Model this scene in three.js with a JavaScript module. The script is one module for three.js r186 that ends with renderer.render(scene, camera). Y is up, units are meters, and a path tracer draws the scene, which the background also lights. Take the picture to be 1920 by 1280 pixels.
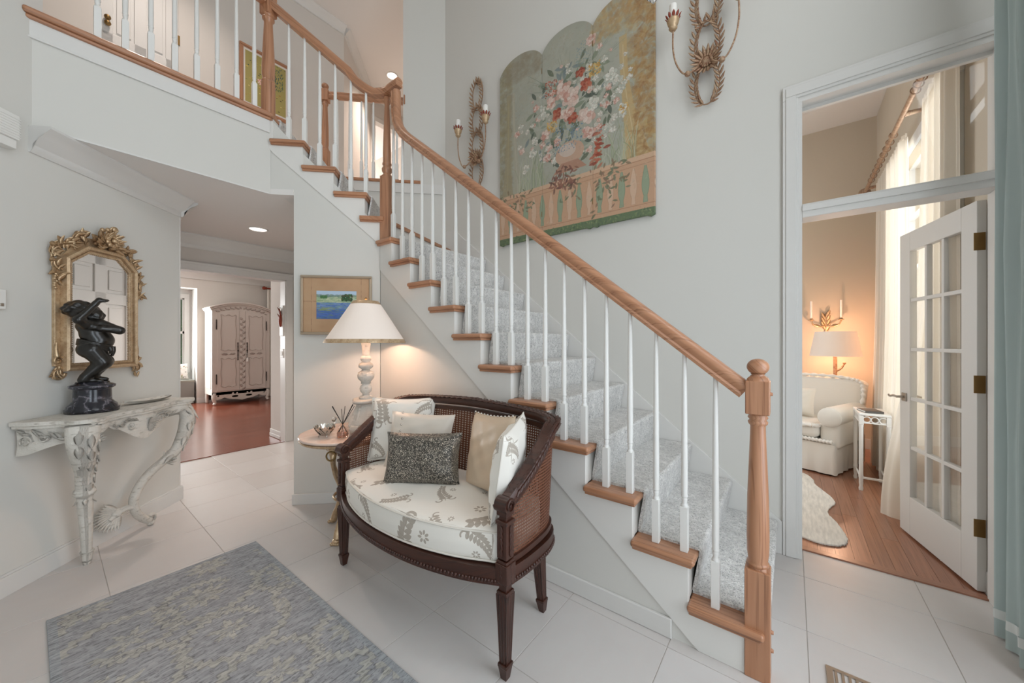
import * as THREE from 'three';
import { RoundedBoxGeometry } from 'three/addons/geometries/RoundedBoxGeometry.js';
import { mergeGeometries, mergeVertices, toCreasedNormals } from 'three/addons/utils/BufferGeometryUtils.js';
import { MarchingCubes } from 'three/addons/objects/MarchingCubes.js';
import { RectAreaLightUniformsLib } from 'three/addons/lights/RectAreaLightUniformsLib.js';
RectAreaLightUniformsLib.init();

// ---------- camera, daylight, exposure ----------
const scene = new THREE.Scene();
const renderer = new THREE.WebGLRenderer();
renderer.toneMapping = THREE.LinearToneMapping;
renderer.toneMappingExposure = 1.1;
renderer.shadowMap.enabled = true;
const camera = new THREE.PerspectiveCamera(86.70, 1.5, 0.05, 60);
camera.position.set(0, 1.28, 0);
camera.lookAt(0.7907, 1.28, -0.6122);
scene.background = new THREE.Color(0.80, 0.90, 1.0);
function daylight(name, x, y, z, w, h, tx, ty, tz, color, intensity) {   // the soft light of the sky inside one window
  const l = new THREE.RectAreaLight(color, intensity, w, h);
  l.name = name; l.position.set(x, y, z); l.lookAt(tx, ty, tz); scene.add(l); return l;
}
const SKY = new THREE.Color(0.945, 0.985, 1.0);
daylight('entry_window_daylight', 1.15, 1.35, 1.02, 1.3, 2.2, 0.6, 1.1, -3, new THREE.Color(0.88, 0.96, 1.04), 2.8);
daylight('door_sidelight_daylight', -1.0, 1.3, 1.02, 0.9, 2.2, -1.3, 0.8, -3, new THREE.Color(0.82, 0.93, 1.03), 3.6);
daylight('upper_window_daylight', 1.0, 4.05, 1.02, 2.4, 1.9, 0.9, 3.2, -3, SKY, 2.3);
daylight('study_window_daylight', 4.1, 1.75, 0.84, 1.5, 2.3, 4.1, 1.5, -3, SKY, 3.0);
daylight('study_side_daylight', 4.4, 1.75, -2.34, 1.9, 2.1, 4.2, 1.3, 2, SKY, 2.3);
daylight('dining_window_daylight', 0.75, 1.5, -10.1, 1.1, 1.4, 1.2, 1.2, -6, SKY, 27.0);
daylight('bedroom_window_daylight', 4.3, 4.3, -8.4, 1.8, 1.6, 4.0, 4.0, -5, new THREE.Color(1, 0.90, 0.85), 9.0);

// ---------- helpers ----------
let seed = 7;
const rnd = () => { seed = (seed * 1664525 + 1013904223) >>> 0; return seed / 4294967296; };
const rr = (a, b) => a + (b - a) * rnd();
const V = (x, y, z) => new THREE.Vector3(x, y, z);
const V2 = (x, y) => new THREE.Vector2(x, y);
const PI = Math.PI, Q = Math.SQRT1_2;
const clamp = (x, a, b) => Math.min(b, Math.max(a, x)), lerp = (a, b, t) => a + (b - a) * t;
const smooth = (a, b, x) => { const t = clamp((x - a) / (b - a), 0, 1); return t * t * (3 - 2 * t); };
const used = new Map();
function numbered(n) { const k = used.get(n) ?? 0; used.set(n, k + 1); return k ? n + '_' + String(k).padStart(3, '0') : n; }
function ni(g) {
  let o = g.index ? g.toNonIndexed() : g.clone();
  if (!o.attributes.normal) o.computeVertexNormals();
  if (!o.attributes.uv) o.setAttribute('uv', new THREE.Float32BufferAttribute(new Float32Array(o.attributes.position.count * 2), 2));
  for (const k of Object.keys(o.attributes)) if (!['position', 'normal', 'uv'].includes(k)) o.deleteAttribute(k);
  o.morphAttributes = {}; o.clearGroups(); return o;
}
const mg = (list) => mergeGeometries(list.map(ni));
function bx(w, h, d, x = 0, y = 0, z = 0, r = 0) {
  const g = r ? new RoundedBoxGeometry(w, h, d, 1, r) : new THREE.BoxGeometry(w, h, d);
  g.translate(x, y, z); return g;
}
const span = (x0, x1, y0, y1, z0, z1, r = 0) => bx(Math.abs(x1 - x0), Math.abs(y1 - y0), Math.abs(z1 - z0), (x0 + x1) / 2, (y0 + y1) / 2, (z0 + z1) / 2, r);
function lathe(pts, seg = 20) { return new THREE.LatheGeometry(pts.map((p) => V2(Math.max(p[0], 1e-4), p[1])), seg); }
function cyl(r0, r1, h, x = 0, y = 0, z = 0, seg = 16) { const g = new THREE.CylinderGeometry(r1, r0, h, seg); g.translate(x, y + h / 2, z); return g; }
function ball(r, x, y, z, sx = 1, sy = 1, sz = 1, seg = 14) { const g = new THREE.SphereGeometry(r, seg, Math.ceil(seg * 0.7)); g.scale(sx, sy, sz); g.translate(x, y, z); return g; }
function tf(g, { p = [0, 0, 0], r = [0, 0, 0], s = 1 } = {}) {
  const m = new THREE.Matrix4().compose(V(...p), new THREE.Quaternion().setFromEuler(new THREE.Euler(...r)), typeof s === 'number' ? V(s, s, s) : V(...s));
  const o = g.clone(); o.applyMatrix4(m); return o;
}
function align(g, at, dir, up = V(0, 0, 1)) {     // local +Y along dir, local +Z near up
  const y = dir.clone().normalize(); let x = y.clone().cross(up); if (x.lengthSq() < 1e-6) x = y.clone().cross(V(1, 0, 0.01)); x.normalize();
  const z = x.clone().cross(y); const o = g.clone(); o.applyMatrix4(new THREE.Matrix4().makeBasis(x, y, z).setPosition(at)); return o;
}
// a slab: polygon in (u, y) on the vertical plane through `o` along direction u, thickness along u x Y (negative: the other way)
function slab(pts, holes, o, u, thick, bev = 0) {
  const s = new THREE.Shape(pts.map((p) => V2(p[0], p[1])));
  for (const h of holes || []) s.holes.push(new THREE.Path(h.map((p) => V2(p[0], p[1]))));
  const g = new THREE.ExtrudeGeometry(s, { depth: Math.abs(thick) - 2 * bev, bevelEnabled: bev > 0, bevelThickness: bev, bevelSize: bev, bevelOffset: -bev, bevelSegments: 1, curveSegments: 10 });
  g.translate(0, 0, bev + (thick < 0 ? thick : 0));
  const U = V(u[0], 0, u[1]).normalize(), Y = V(0, 1, 0);
  g.applyMatrix4(new THREE.Matrix4().makeBasis(U, Y, U.clone().cross(Y)).setPosition(V(o[0], o[1], o[2]))); return g;
}
function hslab(pts, y0, y1) {      // polygon in (x, z), from y0 up to y1
  const s = new THREE.Shape(pts.map((p) => V2(p[0], -p[1])));
  const g = new THREE.ExtrudeGeometry(s, { depth: y1 - y0, bevelEnabled: false }); g.rotateX(-PI / 2); g.translate(0, y0, 0); return g;
}
const rect = (a, b, c, d) => [[a, c], [b, c], [b, d], [a, d]];
function grid(nu, nv, fn, closeU = false, closeV = false) {
  const pos = [], uv = [], idx = [], cu = closeU ? nu : nu + 1, cv = closeV ? nv : nv + 1;
  for (let j = 0; j < cv; j++) for (let i = 0; i < cu; i++) { const p = fn(i / nu, j / nv); pos.push(p.x, p.y, p.z); uv.push(i / nu, j / nv); }
  for (let j = 0; j < nv; j++) for (let i = 0; i < nu; i++) {
    const a = i + j * cu, b = (i + 1) % cu + j * cu, c = i + ((j + 1) % cv) * cu, d = (i + 1) % cu + ((j + 1) % cv) * cu;
    idx.push(a, b, d, a, d, c);
  }
  if (closeU) {                                    // faces of a closed shape look outwards
    let vol = 0; const P = (k) => V(pos[3 * k], pos[3 * k + 1], pos[3 * k + 2]);
    for (let k = 0; k < idx.length; k += 3) vol += P(idx[k]).dot(P(idx[k + 1]).cross(P(idx[k + 2])));
    if (vol < 0) for (let k = 0; k < idx.length; k += 3) { const q = idx[k + 1]; idx[k + 1] = idx[k + 2]; idx[k + 2] = q; }
  }
  const g = new THREE.BufferGeometry();
  g.setAttribute('position', new THREE.Float32BufferAttribute(pos, 3)); g.setAttribute('uv', new THREE.Float32BufferAttribute(uv, 2)); g.setIndex(idx); g.computeVertexNormals(); return g;
}
// sweep a closed profile [[side, up], ...] along points; sides[i] is the sideways direction there
function sweep(profile, pts, sides, cap = true, scale = null) {
  const n = pts.length, m = profile.length, pos = [], uv = [], idx = []; let L = 0;
  for (let i = 0; i < n; i++) {
    const T = pts[Math.min(i + 1, n - 1)].clone().sub(pts[Math.max(i - 1, 0)]).normalize();
    const S = (Array.isArray(sides) ? sides[i] : sides).clone(); S.addScaledVector(T, -S.dot(T)).normalize();
    const N = S.clone().cross(T).normalize(); if (i) L += pts[i].distanceTo(pts[i - 1]);
    let w = 0; const k = scale ? scale(i / (n - 1)) : 1;
    for (let j = 0; j <= m; j++) {
      const q = profile[j % m]; if (j) w += Math.hypot(q[0] - profile[j - 1][0], q[1] - profile[j - 1][1]);
      pos.push(pts[i].x + (S.x * q[0] + N.x * q[1]) * k, pts[i].y + (S.y * q[0] + N.y * q[1]) * k, pts[i].z + (S.z * q[0] + N.z * q[1]) * k); uv.push(w, L);
    }
  }
  for (let i = 0; i < n - 1; i++) for (let j = 0; j < m; j++) { const a = i * (m + 1) + j, b = a + 1, c = a + m + 1, d = c + 1; idx.push(a, b, d, a, d, c); }
  if (cap) for (const e of [0, n - 1]) {
    const base = pos.length / 3; let cx = 0, cy = 0, cz = 0;
    for (let j = 0; j < m; j++) { const a = (e * (m + 1) + j) * 3; pos.push(pos[a], pos[a + 1], pos[a + 2]); uv.push(profile[j][0], profile[j][1]); cx += pos[a] / m; cy += pos[a + 1] / m; cz += pos[a + 2] / m; }
    pos.push(cx, cy, cz); uv.push(0, 0);
    for (let j = 0; j < m; j++) e ? idx.push(base + j, base + (j + 1) % m, base + m) : idx.push(base + (j + 1) % m, base + j, base + m);
  }
  const g = new THREE.BufferGeometry();
  g.setAttribute('position', new THREE.Float32BufferAttribute(pos, 3)); g.setAttribute('uv', new THREE.Float32BufferAttribute(uv, 2)); g.setIndex(idx);
  return toCreasedNormals(g, 0.7);
}
// round tube with a radius that changes: rad(t)
function tube(pts, rad, seg = 8, n = 24, closed = false) {
  const curve = new THREE.CatmullRomCurve3(pts, closed, 'centripetal'), P = curve.getPoints(n), fr = curve.computeFrenetFrames(n, closed), pos = [], uv = [], idx = [];
  const R = typeof rad === 'function' ? rad : () => rad;
  for (let i = 0; i <= n; i++) for (let j = 0; j <= seg; j++) {
    const a = j / seg * 2 * PI, r = R(i / n), N = fr.normals[i], B = fr.binormals[i], c = Math.cos(a) * r, s = Math.sin(a) * r;
    pos.push(P[i].x + N.x * c + B.x * s, P[i].y + N.y * c + B.y * s, P[i].z + N.z * c + B.z * s); uv.push(j / seg, i / n);
  }
  for (let i = 0; i < n; i++) for (let j = 0; j < seg; j++) { const a = i * (seg + 1) + j, b = a + 1, c = a + seg + 1, d = c + 1; idx.push(a, b, d, a, d, c); }
  if (!closed) for (const e of [0, n]) { const k = pos.length / 3; pos.push(P[e].x, P[e].y, P[e].z); uv.push(0, 0); for (let j = 0; j < seg; j++) { const a = e * (seg + 1) + j; e ? idx.push(a, a + 1, k) : idx.push(a + 1, a, k); } }
  const g = new THREE.BufferGeometry();
  g.setAttribute('position', new THREE.Float32BufferAttribute(pos, 3)); g.setAttribute('uv', new THREE.Float32BufferAttribute(uv, 2)); g.setIndex(idx); g.computeVertexNormals(); return g;
}
// a carved leaf: along +Y, width W, belly towards +Z, a ridge down the middle, curling by `curl`
function leaf(L, W, curl = 0.3, T = 0.12) {
  return grid(4, 5, (a, t) => {
    const ang = a * 2 * PI, w = W * 0.5 * Math.pow(Math.sin(PI * Math.min(1, 0.06 + 0.94 * t)), 0.8) * (1 - 0.25 * t) + 0.0004, th = T * W * (1 - 0.7 * t) + 0.0004;
    return V(Math.cos(ang) * w, t * L * Math.cos(curl * t * 0.8), Math.sin(ang) * th + L * curl * t * t * 0.7);
  }, true);
}
function spiral(R, turns, r0, r1, dir = 1, start = 0, n = 40) {     // flat scroll in XY, from outside in
  const p = []; for (let i = 0; i <= 14 * turns; i++) { const t = i / (14 * turns), a = start + dir * t * turns * 2 * PI, q = R * (1 - 0.82 * t); p.push(V(Math.cos(a) * q, Math.sin(a) * q, 0.15 * R * t)); }
  return tube(p, (t) => lerp(r0, r1, t), 7, n);
}
// texture coordinates in metres: v along `axis`, u over the other two
function along(g, axis = 'y', k = 1) {
  const o = ni(g), P = o.attributes.position, uv = o.attributes.uv, off = rnd() * 3;
  for (let i = 0; i < P.count; i++) {
    const x = P.getX(i), y = P.getY(i), z = P.getZ(i);
    const [a, b] = axis === 'y' ? [y, x + z] : axis === 'x' ? [x, y + z] : [z, x + y];
    uv.setXY(i, (b + off) * k, (a + off * 0.7) * k);
  }
  return o;
}
function boxUV(g, k = 1) {
  const o = ni(g), P = o.attributes.position, N = o.attributes.normal, uv = o.attributes.uv;
  for (let i = 0; i < P.count; i++) {
    const x = Math.abs(N.getX(i)), y = Math.abs(N.getY(i)), z = Math.abs(N.getZ(i));
    if (x > y && x > z) uv.setXY(i, P.getZ(i) * k, P.getY(i) * k); else if (y > z) uv.setXY(i, P.getX(i) * k, P.getZ(i) * k); else uv.setXY(i, P.getX(i) * k, P.getY(i) * k);
  }
  return o;
}
function shade(o) { o.castShadow = true; o.receiveShadow = true; return o; }
function part(name, g, m, parent, label) { const o = shade(new THREE.Mesh(g, m)); o.name = name; parent.add(o); if (label) o.userData.label = label; return o; }
function sub(name, parent, [x, y, z] = [0, 0, 0], turn = 0) { const o = new THREE.Group(); o.name = name; o.position.set(x, y, z); o.rotation.y = turn; parent.add(o); return o; }
function thing(name, label, category, [x, y, z] = [0, 0, 0], turn = 0, group) {
  const o = new THREE.Group(); o.name = numbered(name); o.position.set(x, y, z); o.rotation.y = turn; scene.add(o);
  o.userData = { label, category }; if (group) o.userData.group = group; return o;
}
function one(name, label, category, g, m, [x, y, z] = [0, 0, 0], turn = 0, group) {
  const o = part(numbered(name), g, m, scene); o.position.set(x, y, z); o.rotation.y = turn; o.userData = { label, category }; if (group) o.userData.group = group; return o;
}
function struct(name, g, m, label, category) {
  const o = g ? shade(new THREE.Mesh(g, m)) : new THREE.Group(); o.name = numbered(name); scene.add(o); o.userData = { kind: 'structure', label, category }; return o;
}

// ---------- textures and materials ----------
function hash(x, y) { let h = (x * 374761393 + y * 668265263) | 0; h = Math.imul(h ^ (h >>> 13), 1274126177); return ((h ^ (h >>> 16)) >>> 0) / 4294967296; }
function vn(x, y, px, py) {     // value noise that repeats every px, py cells
  const xi = Math.floor(x), yi = Math.floor(y), fx = x - xi, fy = y - yi, sx = fx * fx * (3 - 2 * fx), sy = fy * fy * (3 - 2 * fy);
  const w = (a, p) => ((a % p) + p) % p, x0 = w(xi, px), x1 = w(xi + 1, px), y0 = w(yi, py), y1 = w(yi + 1, py);
  return lerp(lerp(hash(x0, y0), hash(x1, y0), sx), lerp(hash(x0, y1), hash(x1, y1), sx), sy);
}
function fbm(u, v, nx, ny, oct = 4, s = 0) { let a = 0.5, t = 0, k = 1, n = 0; for (let i = 0; i < oct; i++) { t += a * vn(u * nx * k + s * 7.3, v * ny * k + s * 3.1, nx * k, ny * k); n += a; a *= 0.5; k *= 2; } return t / n; }
function tex(w, h, fn, rx = 1, ry = 1, srgb = true) {
  const d = new Uint8Array(w * h * 4);
  for (let y = 0; y < h; y++) for (let x = 0; x < w; x++) { const c = fn(x / w, y / h), i = (y * w + x) * 4; d[i] = clamp(c[0], 0, 255); d[i + 1] = clamp(c[1], 0, 255); d[i + 2] = clamp(c[2], 0, 255); d[i + 3] = 255; }
  const t = new THREE.DataTexture(d, w, h); t.wrapS = t.wrapT = THREE.RepeatWrapping; t.magFilter = THREE.LinearFilter; t.minFilter = THREE.LinearMipmapLinearFilter; t.generateMipmaps = true;
  t.repeat.set(rx, ry); if (srgb) t.colorSpace = THREE.SRGBColorSpace; t.needsUpdate = true; return t;
}
function paint(w, h, draw, wrap = false) {
  const c = document.createElement('canvas'); c.width = w; c.height = h; draw(c.getContext('2d'), w, h);
  const t = new THREE.CanvasTexture(c); t.colorSpace = THREE.SRGBColorSpace; if (wrap) t.wrapS = t.wrapT = THREE.RepeatWrapping; return t;
}
const mix3 = (a, b, t) => [lerp(a[0], b[0], t), lerp(a[1], b[1], t), lerp(a[2], b[2], t)];
const std = (color, roughness = 0.6, extra = {}) => new THREE.MeshStandardMaterial({ color, roughness, metalness: 0, ...extra });
const phys = (color, roughness, extra = {}) => new THREE.MeshPhysicalMaterial({ color, roughness, metalness: 0, ...extra });
const grain = (lo, hi, dark, nx = 26, ny = 2) => (u, v) => {
  const warp = fbm(u, v, 4, 1, 3, 3) * 0.16, n = fbm(u + warp, v, nx, ny, 4, 1), fine = fbm(u, v, 120, 6, 2, 2), ring = 0.5 + 0.5 * Math.sin((u * 9 + fbm(u, v, 3, 2, 3, 5) * 2.6) * 2 * PI);
  let c = mix3(lo, hi, clamp(0.25 + n * 0.55 + ring * 0.14, 0, 1)); return mix3(c, dark, clamp((fine - 0.56) * 1.7, 0, 0.6));
};
const T = {
  oak: tex(512, 512, grain([158, 106, 74], [196, 146, 112], [112, 70, 46]), 1.6, 0.8),
  floorOak: tex(512, 512, grain([144, 98, 76], [186, 138, 112], [112, 72, 54], 20, 2), 3, 0.7),
  redOak: tex(512, 512, grain([116, 58, 40], [158, 88, 64], [84, 38, 26], 20, 2), 3, 0.6),
  walnut: tex(512, 512, grain([66, 36, 24], [112, 66, 46], [38, 20, 14], 18, 2), 3, 1.5),
  carpet: tex(512, 512, (u, v) => { const a = fbm(u, v, 90, 90, 2, 1), b = fbm(u, v, 10, 10, 3, 2), c = vn(u * 46, v * 46, 46, 46); const s = a > 0.66 ? 0.84 : 1; const k = (0.88 + 0.12 * b) * s * (0.93 + 0.1 * c); return [251 * k, 249 * k, 246 * k]; }, 2.2, 2.2),
  carpetBump: tex(512, 512, (u, v) => { const a = fbm(u, v, 120, 120, 2, 4) * 255; return [a, a, a]; }, 2.2, 2.2, false),
  white: tex(256, 256, (u, v) => { const n = fbm(u, v, 6, 6, 4, 2), f = fbm(u, v, 9, 30, 4, 8); let c = mix3([222, 217, 208], [200, 194, 184], n); return mix3(c, [150, 142, 130], clamp((f - 0.6) * 2.6, 0, 0.5)); }, 3.5, 3.5),
  carve: tex(256, 256, (u, v) => { const n = fbm(u, v, 14, 14, 3, 6), k = 255 * Math.abs(2 * n - 1); return [k, k, k]; }, 6, 6, false),
  gold: tex(256, 256, (u, v) => { const n = fbm(u, v, 8, 8, 4, 1), f = fbm(u, v, 30, 30, 2, 3); let c = mix3([214, 190, 156], [176, 144, 110], n); return mix3(c, [110, 76, 54], clamp((f - 0.66) * 2, 0, 0.25)); }, 6, 6),
  rust: tex(256, 256, (u, v) => { const n = fbm(u, v, 8, 8, 4, 4), f = fbm(u, v, 26, 26, 2, 9); let c = mix3([196, 172, 144], [148, 112, 86], n); return mix3(c, [124, 66, 48], clamp((f - 0.6) * 4, 0, 0.7)); }, 8, 8),
  blackMarble: tex(256, 256, (u, v) => { const n = fbm(u, v, 5, 5, 5, 3), vein = Math.pow(1 - Math.abs(2 * fbm(u, v, 4, 4, 5, 7) - 1), 14); let c = mix3([26, 27, 32], [52, 52, 60], n); return mix3(c, [170, 162, 170], clamp(vein * 0.75, 0, 0.8)); }, 5, 5),
  tanMarble: tex(256, 256, (u, v) => { const n = fbm(u, v, 6, 6, 5, 5), f = Math.pow(1 - Math.abs(2 * fbm(u, v, 5, 5, 4, 2) - 1), 8); return mix3(mix3([226, 206, 192], [206, 176, 160], n), [238, 226, 216], f * 0.5); }, 2, 2),
  glitter: tex(512, 512, (u, v) => { const h = hash(Math.floor(u * 170), Math.floor(v * 170)), h2 = hash(Math.floor(u * 170) + 911, Math.floor(v * 170)); const k = h > 0.9 ? 225 : h > 0.66 ? 140 : h > 0.35 ? 88 : 50; return [k, k * (0.93 + 0.04 * h2), k * (0.84 + 0.06 * h2)]; }),
  faux: tex(256, 256, (u, v) => { const n = fbm(u, v, 3, 3, 4, 3); return mix3([212, 201, 184], [200, 187, 168], n); }, 0.5, 0.5),
  tile: tex(256, 256, (u, v) => { const n = fbm(u, v, 2, 3, 4, 3), f = fbm(u, v, 14, 5, 3, 5); return mix3([215, 211, 208], [207, 202, 199], clamp(n * 0.7 + f * 0.4, 0, 1)); }, 1.6, 1.6),
};
const MT = {
  wall: std('#d9d7d1', 0.9), wallHall: std('#d8d2cb', 0.9), wallStudy: std('#ffffff', 0.9, { map: T.faux }), ceiling: std('#e6e2de', 0.95), trim: std('#dddbd7', 0.45), riser: std('#e3e1dc', 0.5),
  oak: phys('#ffffff', 0.38, { map: T.oak, clearcoat: 0.35, clearcoatRoughness: 0.25 }),
  baluster: std('#e9e8e4', 0.4), grout: std('#b9b1aa', 0.9),
  tiles: ['#ffffff', '#fcfbfa', '#f9f7f6'].map((c) => phys(c, 0.34, { map: T.tile })),
  floorOak: ['#ffffff', '#ecdfd6', '#fff2e6'].map((c) => phys(c, 0.3, { map: T.floorOak, clearcoat: 0.3, clearcoatRoughness: 0.2 })),
  redOak: ['#ffffff', '#e6dcd8', '#f4eae4'].map((c) => phys(c, 0.26, { map: T.redOak, clearcoat: 0.4, clearcoatRoughness: 0.18 })),
  carpet: std('#ffffff', 0.95, { map: T.carpet, bumpMap: T.carpetBump, bumpScale: 0.006 }),
  walnut: phys('#b8a8a0', 0.42, { map: T.walnut, clearcoat: 0.2, clearcoatRoughness: 0.3 }),
  white: std('#ffffff', 0.7, { map: T.white, bumpMap: T.carve, bumpScale: 0.0015 }),
  armoire: std('#d8cfc6', 0.6), armoireDark: std('#b7aba2', 0.7),
  gold: std('#ffffff', 0.36, { map: T.gold, metalness: 0.72 }), goldSoft: std('#ffffff', 0.42, { map: T.gold, metalness: 0.4 }),
  rust: std('#ffffff', 0.5, { map: T.rust, metalness: 0.35 }), brass: std('#8c7148', 0.4, { metalness: 0.85 }), iron: std('#2a211c', 0.5, { metalness: 0.5 }),
  silver: std('#cfcac2', 0.16, { metalness: 0.95 }), nickel: std('#b3aaa0', 0.3, { metalness: 0.9 }),
  mirror: std('#f2f0ee', 0.015, { metalness: 1 }),
  glass: phys('#ffffff', 0.02, { transmission: 1, thickness: 0, ior: 1.45 }),
  black: phys('#16130f', 0.28, { clearcoat: 0.3 }), blackMarble: phys('#ffffff', 0.14, { map: T.blackMarble }),
  tanMarble: phys('#ffffff', 0.16, { map: T.tanMarble }), plastic: std('#e9e7e2', 0.5), candle: std('#f2efe9', 0.6),
  curtain: phys('#f1e9dc', 0.9, { transmission: 0.25, thickness: 0 }), linen: std('#ece7dd', 0.95), satin: phys('#cfb9a0', 0.42, { sheen: 0.6, sheenRoughness: 0.4, sheenColor: new THREE.Color('#fff0e0') }), satinPale: phys('#ddd3c6', 0.4, { sheen: 0.6, sheenRoughness: 0.4, sheenColor: new THREE.Color('#fff6ee') }),
  glitter: std('#ffffff', 0.4, { map: T.glitter, metalness: 0.25 }), teal: std('#bccac8', 0.85), tealBand: std('#e9ece9', 0.85), red: std('#8f3a22', 0.5),
};
// ---------- the house ----------
const H = 5.48, UP = 3.04, XS = 1.653, XW = 2.73;       // ceiling, upper floor, stair side, stair wall
const K = [1.653, -2.627], E = [-Q, -Q], IN = [Q, -Q];   // corner of the stair, direction of the upper flight, inwards
const onE = (s, inw = 0) => [K[0] + E[0] * s + IN[0] * inw, K[1] + E[1] * s + IN[1] * inw];
const DP = [-1.6, -1.655], DU = [Q, -Q], DN = [Q, Q];    // left wall: start, along, outwards into the room
const onD = (s, out = 0) => [DP[0] + DU[0] * s + DN[0] * out, DP[1] + DU[1] * s + DN[1] * out];
const DL = (0.673 - DP[0]) / Q;                           // its length up to the hall corner
const dS = (x) => (x - DP[0]) / Q;

// tiled floor of entry and hall
{
  const floor = struct('floor', null, null, 'pale square stone tile floor of the entry hall', 'floor');
  part('grout', span(-1.7, 2.87, -0.06, -0.002, -5.12, 1.1), MT.grout, floor);
  const g = [], P = 0.4655, cache = new Map();
  for (let i = -5; i < 6; i++) for (let j = -4; j < 11; j++) {
    const x0 = Math.max(-1.66, 0.667 + P * i + 0.0015), x1 = Math.min(2.862, 0.667 + P * (i + 1) - 0.0015), z1 = Math.min(1.05, -0.414 - P * j - 0.0015), z0 = Math.max(-5.118, -0.414 - P * (j + 1) + 0.0015);
    if (x1 - x0 < 0.02 || z1 - z0 < 0.02) continue;
    if ((x0 + x1 + z0 + z1) / 2 < -4.0) continue;                          // behind the left wall
    const w = +(x1 - x0).toFixed(4), d = +(z1 - z0).toFixed(4), k = w + '_' + d + '_' + (i * 3 + j * 5 & 3);
    if (!cache.has(k)) cache.set(k, along(bx(w, 0.02, d, 0, -0.01, 0, 0.0012), (i + j) & 1 ? 'x' : 'z', 1));
    const t = part('tile', cache.get(k), MT.tiles[Math.floor(hash(i + 40, j + 70) * 3)], floor); t.position.set((x0 + x1) / 2, 0, (z0 + z1) / 2);
  }
}
// oak boards of study and dining room
function boards(name, label, x0, x1, z0, z1, mats, w = 0.083) {
  const f = struct(name, null, null, label, 'floor'); part('subfloor', span(x0, x1, -0.08, -0.021, z0, z1), MT.grout, f);
  let z = z1; const cache = new Map();
  for (let r = 0; z > z0 + 0.01; r++, z -= w) {
    let x = x0 - rr(0, 0.9);
    const zz = Math.max(z0, z - w);
    while (x < x1) {
      const L = [0.9, 1.2, 1.5, 1.8][Math.floor(rnd() * 4)], a = Math.max(x, x0), b = Math.min(x + L, x1);
      if (b - a > 0.01) { const o = part('floorboard', along(span(a + 0.0006, b - 0.0006, -0.02, 0, zz + 0.0006, z - 0.0006), 'x'), mats[Math.floor(rnd() * mats.length)], f); }
      x += L;
    }
  }
  return f;
}
boards('floor_study', 'honey oak strip floor of the study beyond the glazed door', 2.875, 6.0, -2.4, 0.79, MT.floorOak);
boards('floor_dining', 'glossy reddish oak strip floor of the room with the armoire', -1.0, 4.2, -10.3, -5.132, MT.redOak, 0.1);
struct('trim_1', along(span(2.845, 2.90, -0.02, 0.008, 0.045, 0.77, 0.003), 'z'), MT.floorOak[1], 'oak threshold strip under the glazed door', 'threshold');
struct('trim_2', along(span(0.80, 1.885, -0.02, 0.006, -5.16, -5.115, 0.002), 'x'), MT.redOak[1], 'reddish oak threshold between tiles and boards', 'threshold');
struct('floor_upper', hslab([[-2.5, -3.24], [1.06, -3.24], [1.07, -3.25], [1.86, -4.02], [2.45, -3.43], [2.86, -3.02], [4.7, -3.02], [4.7, -8.6], [-2.5, -8.6]], 2.78, UP - 0.003), MT.carpet, 'upper hall floor', 'floor');
struct('ceiling', span(-2.6, 4.8, H, H + 0.1, -8.7, 1.15), MT.ceiling, 'white high ceiling over the entry and upper hall', 'ceiling');

// stair wall with the study door opening
const casing = [[0, 0], [0.012, 0], [0.02, 0.006], [0.02, 0.02], [0.013, 0.03], [0.013, 0.06], [0.022, 0.066], [0.022, 0.085], [0, 0.085]];
struct('wall_right', slab([[-1.1, 0], [-0.77, 0], [-0.77, 2.705], [-0.045, 2.705], [-0.045, 0], [3.053, 0], [3.053, H], [-1.1, H]], null, [XW, 0, 0], [0, -1], 0.13), MT.wall, 'tall off-white wall beside the staircase', 'wall');
struct('wall_landing', slab([[0, 0], [1.36, 0], [1.36, UP], [0.456, UP], [0.456, H], [0, H]], null, [XW, 0, -3.053], E, 0.12), MT.wall, 'off-white angled wall behind the stair turn', 'wall');
// door casing, jamb and transom
{
  const f = struct('trim_3', null, null, 'white moulded casing around the study door and transom', 'casing');
  const cs = (z0, z1, y0, y1, n) => part(n, span(XW - 0.02, XW, y0, y1, z0, z1, 0.004), MT.trim, f);
  cs(-0.045, 0.03, 0, 2.715, 'casing_leg'); cs(-0.03, 0.02, 0.001, 2.73, 'casing_leg').position.x = -0.006; cs(0.775, 0.85, 0, 2.715, 'casing_leg');
  cs(-0.045, 0.85, 2.715, 2.80, 'casing_head'); cs(-0.03, 0.835, 2.73, 2.785, 'casing_head').position.x = -0.006;
  part('jamb', span(XW - 0.012, 2.864, 0.0005, 2.687, 0.03, 0.0475), MT.trim, f); part('jamb', span(XW - 0.012, 2.864, 0.0005, 2.687, 0.7675, 0.785), MT.trim, f); part('jamb', span(XW - 0.012, 2.864, 2.6875, 2.72, 0.03, 0.785), MT.trim, f);
  part('transom_bar', mg([span(XW - 0.012, 2.85, 2.005, 2.085, 0.047, 0.768, 0.004), span(XW - 0.022, XW + 0.03, 2.04, 2.075, 0.047, 0.768, 0.004)]), MT.trim, f);
  part('stop', span(2.80, 2.815, 2.085, 2.105, 0.047, 0.768), MT.trim, f); part('stop', span(2.80, 2.815, 2.668, 2.688, 0.047, 0.768), MT.trim, f);
  const w = struct('window_1', null, null, 'clear transom pane above the study door', 'window');
  part('pane', span(2.806, 2.810, 2.09, 2.685, 0.047, 0.768), MT.glass, w);
}
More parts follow.
